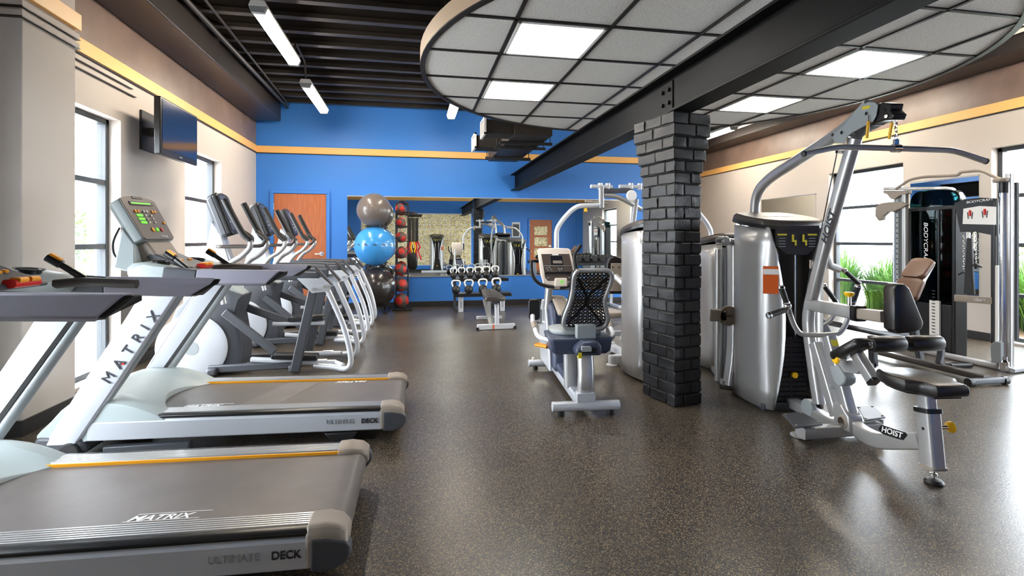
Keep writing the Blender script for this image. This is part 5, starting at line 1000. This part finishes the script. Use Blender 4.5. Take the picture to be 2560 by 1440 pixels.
# ================================================================== EXERCISE BALLS on their rack
BX, BY = -.63, 9.2
t = thing('ball_rack', 'black frame rack holding three big exercise balls behind the elliptical trainers', 'rack', (BX, BY, 0))
for x in (-.14, .14): MB().cyl((x, .45, 0), (x, .45, 1.75), .016, n=12).build('upright', M['rubber'], t)
for z in (.122, .812, 1.488):
    b = MB(); b.tube(bend([(-.14, .45, z), (-.17, .1, z), (-.1, -.12, z)], .1), .013, 10); b.build('cradle_arm', M['rubber'], t); b = MB(); b.tube(bend([(.14, .45, z), (.17, .1, z), (.1, -.12, z)], .1), .013, 10); b.build('cradle_arm', M['rubber'], t)
for x in (-.2, .2): b = MB(); b.bar([(x, -.2, .02), (x, .5, .02)], .05, .04, rnd=.01); b.build('floor_foot', M['rubber'], t)
def gym_ball(lab, px, py, r, m, ribs, logo=False):
    c = at_y(px, py, BY); o = thing('exercise_ball', lab, 'ball', c, 0, 'exercise balls on the rack')
    pr = [(r * math.sin(PI * k / 60) * (1 + (.004 if ribs and k % 3 == 0 and 8 < k < 52 else 0)), -r * math.cos(PI * k / 60)) for k in range(61)]
    pr[0] = (.001, -r); pr[-1] = (.001, r)
    s = MB(); s.lathe(pr, n=64); q = s.build('ball', m, o, ang=60); MB().cyl((r * .55, -r * .835, 0), (r * .553, -r * .842, 0), .012, n=14).build('valve', m, o)
    return o, r
gym_ball('shiny brownish grey exercise ball, the topmost of the three stacked balls', 935, 525, .286, M['ballgray'], True)
o, r = gym_ball('bright blue exercise ball with a row of dark marks round its middle', 936, 615, .336, M['ballblue'], True)
for k in range(7):
    a = math.radians(-160 + 25 * k); m = MB(); m.b2((-.03, -.002, -.012), (.01, .002, .006)); m.b2((.0, -.002, -.02), (.035, .002, -.006)); q = m.build('dark_mark', M['navy'], o); q.location = (math.cos(a) * r * 1.0, math.sin(a) * r * 1.0, .03); q.rotation_euler = (0, 0, a + PI / 2)
gym_ball('dark grey-black exercise ball, lowest of the three stacked balls', 940, 718, .342, M['ballblack'], True)
gym_ball('black ball mostly hidden behind the lowest exercise ball', 946, 690, .165, M['ballblack'], False)[0].location.y = 9.70
# ================================================================== MEDICINE BALL TREE
MX, MY = -.175, 9.45
t = thing('medicine_ball_rack', 'tall narrow black rack holding seven red and grey medicine balls', 'rack', (MX, MY, 0))
for x in (-.105, .105): MB().cyl((x, .12, .05), (x, .12, 1.86), .014, n=12).build('upright', M['rubber'], t)
b = MB(); b.tube([V((.105 * math.cos(a), .12, 1.86 + .09 * math.sin(a))) for a in [PI * i / 10 for i in range(11)]], .016, 10); b.build('top_loop', M['rubber'], t)
balls = [(1001, 521, .087), (1000.5, 556, .092), (1002, 593, .098), (1002, 632, .105), (1001, 673, .108), (1002, 712, .124), (1003, 756, .133)]
b = MB(); b.bar([(-.17, -.08, .02), (.17, -.08, .02)], .045, .035, rnd=.01); b.bar([(-.14, .2, .02), (-.1, -.08, .03)], .04, .03); b.bar([(.14, .2, .02), (.1, -.08, .03)], .04, .03); b.build('base', M['rubber'], t)
for k, lab in enumerate(('topmost medicine ball at the top of the rack, small red and grey', 'second medicine ball from the top of the tall rack', 'third medicine ball from the top of the tall rack', 'middle medicine ball on the tall rack, fourth from the top', 'fifth medicine ball from the top of the tall rack', 'sixth medicine ball from the top, just above the lowest', 'lowest and largest medicine ball, grey with red side patches')):
    px, py, r = balls[k]; c = at_y(px, py, MY - .02)
    if k == 6: c.z = max(c.z, r + .04)
    MB().tube([V((MX + .11 * math.cos(a), MY - .02 + (.11 * math.sin(a)), c.z - r * .75)) - t.location for a in [2 * PI * i / 16 for i in range(17)]], .007, 8).build('ball_ring', M['rubber'], t)
    o = thing('medicine_ball', lab, 'ball', c, 0, 'medicine balls on the rack'); b = MB(); b.sphere((0, 0, 0), r, 48, 28)
    R_ = Matrix.Rotation(.5 + k * .9, 3, V((.3, .2, 1)).normalized()); dirs = [R_ @ V(d) for d in ((1, 0, 0), (-1, 0, 0), (0, 1, 0), (0, -1, 0), (0, 0, 1), (0, 0, -1))]
    for f in b.bm.faces:
        n_ = f.calc_center_median().normalized(); f.material_index = 1 if max(n_.dot(d) for d in dirs) > .84 else 0
    b.build('ball_skin', [M['medgray'], M['medred']], o, ang=60)
# ================================================================== RESISTANCE BANDS hanging at the mirror
t = thing('band_hanger', 'black wall hook bar in front of the mirror carrying a row of long straps', 'hanger', (.0, 9.6, 0))
a = at_y(1029, 537, 9.6); MB().bar([(a.x - .07, 0, a.z), (a.x + .19, 0, a.z)], .03, .03, rnd=.008).build('hook_bar', M['rubber'], t); b = MB(); b.bar([(a.x, 0, a.z), (a.x, .27, a.z)], .03, .03); b.build('wall_arm', M['rubber'], t); b = MB(); b.tube([V((a.x + .1 * math.cos(w), 0, a.z + .05 * math.sin(w))) for w in [PI * i / 10 for i in range(11)]], .012, 8); b.build('top_hoop', M['rubber'], t)
labs = ('leftmost hanging strap with red handle loop', 'second hanging strap from the left, red handle loop', 'third hanging strap from the left, yellow handle loop', 'fourth hanging strap from the left, yellow handle loop', 'fifth hanging strap from the left, red handle loop', 'rightmost hanging strap with red handle loop')
for k, (px, m) in enumerate(((1022, 'red'), (1026, 'red'), (1031, 'yellow'), (1035, 'yellow'), (1040, 'red'), (1044, 'red'))):
    p, q = at_y(px, 540, 9.58), at_y(px, 606, 9.58); o = thing('hanging_strap', labs[k], 'strap', q, 0, 'straps hanging from the hook bar'); h = p.z - q.z
    MB().bar([(0, 0, 0), (0, 0, h - .03)], .026, .010, up=(0, 1, 0)).build('strap', M['rubber'], o)
    b = MB(); dx = (-.03, -.02, -.03, .03, .02, .05)[k]; b.tube([(0, 0, .01), (dx, -.01, -.09), (dx * .2, -.01, -.16), (dx * 1.4, -.01, -.22 - .02 * k)], .014, 10); b.build('handle_loop', M[m], o)
b = MB(); c_ = at_y(1031, 652, 9.6) - t.location; b.loft([[V((c_.x + x * q, y * q, c_.z + z)) for x, y in rrect(.2, .12, .04)] for q, z in ((.5, -.16), (.85, -.12), (1, .05), (.7, .15), (.3, .22))]); b.tube([V((c_.x, 0, c_.z + .2)), V((a.x, 0, a.z))], .008, 8); b.build('hanging_bag', M['blk'], t, bev=.01)
# ================================================================== KETTLEBELL RACK
KX0, KX1, KY = .70, 1.70, 9.1
t = thing('kettlebell_rack', 'two shelf black rack with silver legs full of white-handled kettlebells under the mirror', 'rack', (0, KY, 0)); cx = (KX0 + KX1) / 2
for y, z, nm in ((-.02, .30, 'shelf'), (.22, .545, 'shelf')):
    b = MB(); b.bar([(KX0, y, z), (KX1 + (.0 if z > .4 else .02), y, z)], .30, .035, up=(0, -.06, 1)); b.build(nm, M['dgray'], t, bev=.006); b = MB(); b.b2((KX0, y - .155, z - .03), (KX1, y - .145, z + .025)); b.build('shelf_lip', M['blk'], t)
for x in (KX0 + .13, KX1 - .14):
    b = MB(); b.bar([(x, -.08, .0), (x, -.08, .28)], .085, .05, up=(0, 1, 0)); lg = b.build('leg', M['silver2'], t, bev=.006); text('HOIST', .045, M['ink'], lg, (x + .018, -.107, .07), (0, 0, 1), (-1, 0, 0), shear=.2)
    b = MB(); b.bar([(x - .07, .34, .0), (x - .07, .34, .56)], .05, .05, up=(0, 1, 0)); b.build('rear_leg', M['dgray'], t); b = MB(); b.bar([(x - .03, -.08, .03), (x - .06, .34, .03)], .05, .04); b.build('foot_bar', M['dgray'], t)
def kettlebell(x, y, z, r, lab, grp, rz=0.0):
    o = thing('kettlebell', lab, 'kettlebell', (x, y, z), rz, grp)
    b = MB(); b.lathe([(.001, 0), (r * .62, 0), (r * .9, r * .35), (r, r * .85), (r * .92, r * 1.35), (r * .6, r * 1.75), (.001, r * 1.86)], n=32); b.build('ball', M['iron'], o, ang=60)
    w = r * 1.02; b = MB(); b.tube(curve([(-w * .62, 0, r * 1.5), (-w * .98, 0, r * 2.35), (-w * .72, 0, r * 2.95), (0, 0, r * 3.05), (w * .72, 0, r * 2.95), (w * .98, 0, r * 2.35), (w * .62, 0, r * 1.5)], 6), r * .19, 12); b.build('handle', M['white'], o); return o
for k, (px, r, lab) in enumerate(((1140, .073, 'leftmost kettlebell on the lower shelf of the rack'), (1172, .075, 'second kettlebell from the left on the lower shelf'), (1207, .078, 'third kettlebell from the left on the lower shelf, behind the bench end'), (1241, .082, 'rightmost kettlebell on the lower shelf of the rack'))):
    p = at_y(px, 720, KY - .04); kettlebell(p.x, KY - .04, .323, r, lab, 'kettlebells on the lower shelf', .1 * k)
up = ('leftmost kettlebell on the upper shelf against the mirror', 'second kettlebell from the left on the upper shelf', 'third kettlebell from the left on the upper shelf', 'fourth kettlebell from the left on the upper shelf', 'fifth kettlebell from the left on the upper shelf', 'rightmost kettlebell on the upper shelf against the mirror')
for k, px in enumerate((1134, 1154, 1175, 1196, 1216, 1238)):
    p = at_y(px, 690, KY + .22); kettlebell(p.x, KY + .22, .568, .058 + .002 * k, up[k], 'kettlebells on the upper shelf', .25 * (k % 3) - .2)
# ================================================================== FLAT BENCH
t = thing('flat_bench', 'flat weight bench with dark pad and silver frame in front of the kettlebell rack', 'bench', (1.12, 7.95, 0)); F_ = lambda px, py, y: at_y(px, py, y) - V((1.12, 7.95, 0))
a, c = at_z(1239, 748, .43), at_z(1218, 725, .43); a -= t.location; c -= t.location; c = a + (c - a).normalized() * 1.2
d = (c - a).normalized(); n_ = V((d.y, -d.x, 0))
b = MB(); b.loft([[a + d * (1.2 * s) + n_ * (x * k) + V((0, 0, z)) for x, z in rrect(w, .06, .02)] for s, w, k in ((0, .27, .9), (.02, .29, 1), (.5, .27, 1), (.97, .22, 1), (1, .2, .9))]); b.build('bench_pad', M['litpad'] if False else M['plate'], t, ang=60)
fl = [at_z(1193, 818, .04) - t.location, at_z(1286, 814, .04) - t.location]; b = MB(); b.bar(fl, .07, .075); fb = b.build('rear_foot', M['silver2'], t, bev=.008)
for p in fl: MB().cyl(p + V((0, -.05, -.018)), p + V((0, -.035, -.018)), .022, n=16).build('foot_wheel', M['rubber'], fb)
m_ = fl[0].lerp(fl[1], .42); MB().b2(m_ + V((-.01, -.0395, -.03)), m_ + V((.012, -.037, .032))).build('orange_sticker', M['label'], fb)
mid = fl[0].lerp(fl[1], .53); b = MB(); b.bar([mid, V((mid.x, mid.y + .05, .36))], .055, .06, up=(0, 1, 0)); b.build('rear_post', M['silver2'], t, bev=.006)
b = MB(); b.bar([mid + V((-.08, .04, 0)), a + d * .3 + V((-.12, .1, -.05))], .045, .05, up=(0, 1, 0)); b.build('brace', M['silver'], t); b = MB(); b.bar([mid + V((0, .0, .02)), V((a.x + d.x * 1.0, a.y + 1.0, .06))], .06, .06); b.build('spine', M['silver'], t, bev=.006)
e = a + d * 1.0; b = MB(); b.bar([V((e.x, e.y, .03)), V((e.x, e.y, .40))], .05, .05, up=(0, 1, 0)); b.build('front_post', M['silver'], t); b = MB(); b.bar([V((e.x - .2, e.y, .03)), V((e.x + .2, e.y, .03))], .06, .05); b.build('front_foot', M['silver2'], t, bev=.006)
b = MB(); b.bar([a + d * .03 + V((0, 0, -.05)), a + d * 1.15 + V((0, 0, -.05))], .07, .05); b.build('pad_frame', M['dgray'], t)
# ================================================================== DUMBBELL RACK behind the bike
DX0, DX1, DY = 2.35, 3.85, 9.25
t = thing('dumbbell_rack', 'black two shelf dumbbell rack against the mirror behind the recumbent bike', 'rack', (0, DY, 0))
for y, z in ((.05, .80), (-.18, .38)):
    b = MB(); b.bar([(DX0, y - .06, z), (DX1, y - .06, z)], .05, .05); b.bar([(DX0, y + .08, z + .02), (DX1, y + .08, z + .02)], .05, .05); b.build('shelf_rails', M['rubber'], t, bev=.005)
for x in (DX0 + .12, DX1 - .12):
    b = MB(); b.bar([(x, .16, 0), (x, .10, .84)], .06, .05, up=(0, 1, 0)); b.bar([(x, -.3, .025), (x, .25, .025)], .06, .05); b.bar([(x, .15, .35), (x, -.26, .37)], .05, .04); b.build('side_frame', M['silver2'], t, bev=.006)
def dumbbell(x, y, z, r, lab, grp):
    o = thing('dumbbell', lab, 'dumbbell', (x, y, z), PI / 2, grp); MB().cyl((-.07, 0, 0), (.07, 0, 0), .014, n=12).build('handle', M['chrome'], o)
    for s in (-1, 1): b = MB(); b.lathe([(.001, 0), (r * .9, 0), (r, .012), (r, .062), (r * .9, .075), (.001, .075)], (s * .06, 0, 0), (s, 0, 0), 8 if r > .06 else 20); b.build('head', M['iron'], o)
n_ = ('leftmost', 'second', 'third', 'fourth', 'fifth', 'sixth', 'seventh', 'rightmost')
for k in range(8): r = .048 + .003 * k; dumbbell(DX0 + .22 + .152 * k, DY + .06, .848 + r, r, n_[k] + ' dumbbell on the upper shelf behind the bike' + ('' if k in (0, 7) else ', from the left'), 'dumbbells on the upper shelf')
for k in range(6): r = .068 + .003 * k; dumbbell(DX0 + .25 + .2 * k, DY - .17, .428 + r, r, (n_[k] if k < 5 else 'rightmost') + ' dumbbell on the lower shelf behind the bike' + ('' if k in (0, 5) else ', from the left'), 'dumbbells on the lower shelf')
# ================================================================== TELEVISION
t = thing('television', 'flat black television on a bracket high between the left windows', 'television', (-2.42, 6.03, 2.37), 0)
b = MB(); b.b2((-.035, -.44, -.285), (.03, .44, .28)); b.build('casing', M['blk'], t, bev=.012); MB().b2((.028, -.415, -.225), (.033, .415, .258)).build('screen', M['screen'], t)
MB().b2((.030, -.03, -.262), (.034, .03, -.248)).build('badge', M['gray'], t); b = MB(); b.b2((.029, -.36, -.277), (.033, -.1, -.27)); b.build('speaker_grille', M['plate'], t)
b = MB(); b.b2((-.12, -.2, -.18), (-.035, .2, .18)); b.build('rear_housing', M['blk'], t, bev=.02); b = MB(); b.bar([(-.12, 0, 0), (-.27, 0, 0)], .08, .08); b.b2((-.29, -.15, -.2), (-.265, .15, .2)); b.build('wall_bracket', M['rubber'], t)
# ================================================================== things of the rear of the room, seen in the mirror
t = thing('notice_board', 'white framed dark notice board on the rear wall, seen in the mirror', 'notice board', (4.15, YF, 1.67)); b = MB(); b.b2((-.17, 0, -.31), (.17, .03, .31)); b.build('frame', M['white'], t, bev=.006); MB().b2((-.13, .03, -.27), (.13, .034, .22)).build('board', M['dgray'], t)
t = thing('weight_tower', 'silver weight tower by the rear wall, seen in the mirror', 'weight machine', (.95, -.55, 0)); tower(t, 0, 0, 1)
b = MB(); b.bar([(-.6, .3, .05), (.35, .3, .05)], .3, .09, rnd=.02); b.build('base_frame', M['silver2'], t)
# ================================================================== OUTSIDE the right hand windows
tag(MB().b2((7.3, -2, -.125), (9.4, 11.5, -.06)).build('planting_bed', M['mulch']), kind='structure')
rg = random.Random(11)
def clump(n, h, spread, m):
    b = MB()
    for _ in range(n):
        a = rg.uniform(0, 2 * PI); r0 = rg.uniform(0, .16); hh = h * rg.uniform(.6, 1.1); lean = spread * rg.uniform(.2, 1.15); x0, y0 = r0 * math.cos(a), r0 * math.sin(a); dx, dy = math.cos(a), math.sin(a); w = rg.uniform(.008, .017); pv = None
        for k in range(6):
            s = k / 5; p = V((x0 + dx * lean * s * s, y0 + dy * lean * s * s, hh * (s - .38 * s ** 3 * (lean / spread)))); q = V((-dy, dx, 0)) * w * (1 - s * .9)
            vs = (b.bm.verts.new(p - q), b.bm.verts.new(p + q))
            if pv: b.bm.faces.new((pv[0], pv[1], vs[1], vs[0]))
            pv = vs
    return b
big = MB()
for k in range(46):
    c = clump(240, 1.1 + rg.uniform(-.1, .4), .66, None); cx_, cy_ = 8.3 + rg.uniform(0, .8), 3.2 + .19 * k + rg.uniform(-.15, .15)
    bmesh.ops.translate(c.bm, verts=c.bm.verts, vec=(cx_, cy_, -.06)); me_ = bpy.data.meshes.new('tmp'); c.bm.to_mesh(me_); big.bm.from_mesh(me_); bpy.data.meshes.remove(me_); c.bm.free()
tag(big.build('ornamental_grass', M['leaf']), 'tall arching green grass growing outside the right windows', 'grass', kind='stuff')
def shrub(lab, x, y, r, h, m):
    o = thing('shrub', lab, 'shrub', (x + (.9 if x > 0 else -.5), y, -.12)); b = MB()
    for _ in range(1500):
        d = V((rg.gauss(0, 1), rg.gauss(0, 1), rg.gauss(0, 1))).normalized() * rg.uniform(.7, 1); p = V((d.x * r, d.y * r, h * .55 + d.z * h * .45)); u = V((rg.uniform(-1, 1), rg.uniform(-1, 1), rg.uniform(-1, 1))).normalized() * .05; w = u.orthogonal().normalized() * .028
        b.face([p - u, p + w, p + u, p - w])
    b.build('foliage', m, o, ang=10); MB().cyl((0, 0, 0), (0, 0, h * .6), .03, .015, 8).build('stem', M['bark'], o)
shrub('pale leafy shrub outside, left part of the grass window', 9.9, 8.9, .8, 1.9, M['leaf2']); shrub('pale leafy shrub outside, right part of the grass window', 10.3, 7.2, .9, 2.0, M['leaf2']); shrub('pale leafy shrub outside the window at the right edge', 10.6, 4.6, .9, 2.2, M['leaf2']); shrub('dim shrub outside the second left window', -5.6, 10.4, .8, 2.0, M['leaf2'])
# ================================================================== LIGHT, OUTSIDE, CAMERA
gd = MB().b2((-60, -60, -.2), (60, 60, -.125)).build('outdoor_ground', M['asph']); struct(gd)
w = bpy.data.worlds.new('world'); bpy.context.scene.world = w; w.use_nodes = True
bgd = w.node_tree.nodes['Background']; bgd.inputs[0].default_value = (.84, .92, 1, 1); bgd.inputs[1].default_value = SKY
def portal(x, side, y0, y1):
    l = bpy.data.lights.new('daylight', 'AREA'); l.shape = 'RECTANGLE'; l.size = y1 - y0; l.size_y = 2.3; l.cycles.is_portal = True
    o = bpy.data.objects.new('daylight', l); COL.objects.link(o); o.location = (x + side * .2, (y0 + y1) / 2, 1.2); o.rotation_euler = (0, side * PI / 2, 0)
for h in LW: portal(XL, -1, *h)
for h in RW: portal(XR, 1, *h)
sc = bpy.context.scene
cam = bpy.data.cameras.new('camera'); co = bpy.data.objects.new('camera', cam); COL.objects.link(co)
cam.sensor_width = 36; cam.lens = FPX / 2560 * 36; cam.shift_y = -(720 - HORIZON) / 2560; cam.clip_start = .05
co.location = (0, 0, EYE); co.rotation_euler = (PI / 2, 0, -YAW); sc.camera = co
sc.view_settings.view_transform = 'Standard'; sc.view_settings.look = 'None'; sc.view_settings.gamma = 1; sc.view_settings.use_curve_mapping = False
sc.view_settings.exposure = EXPO
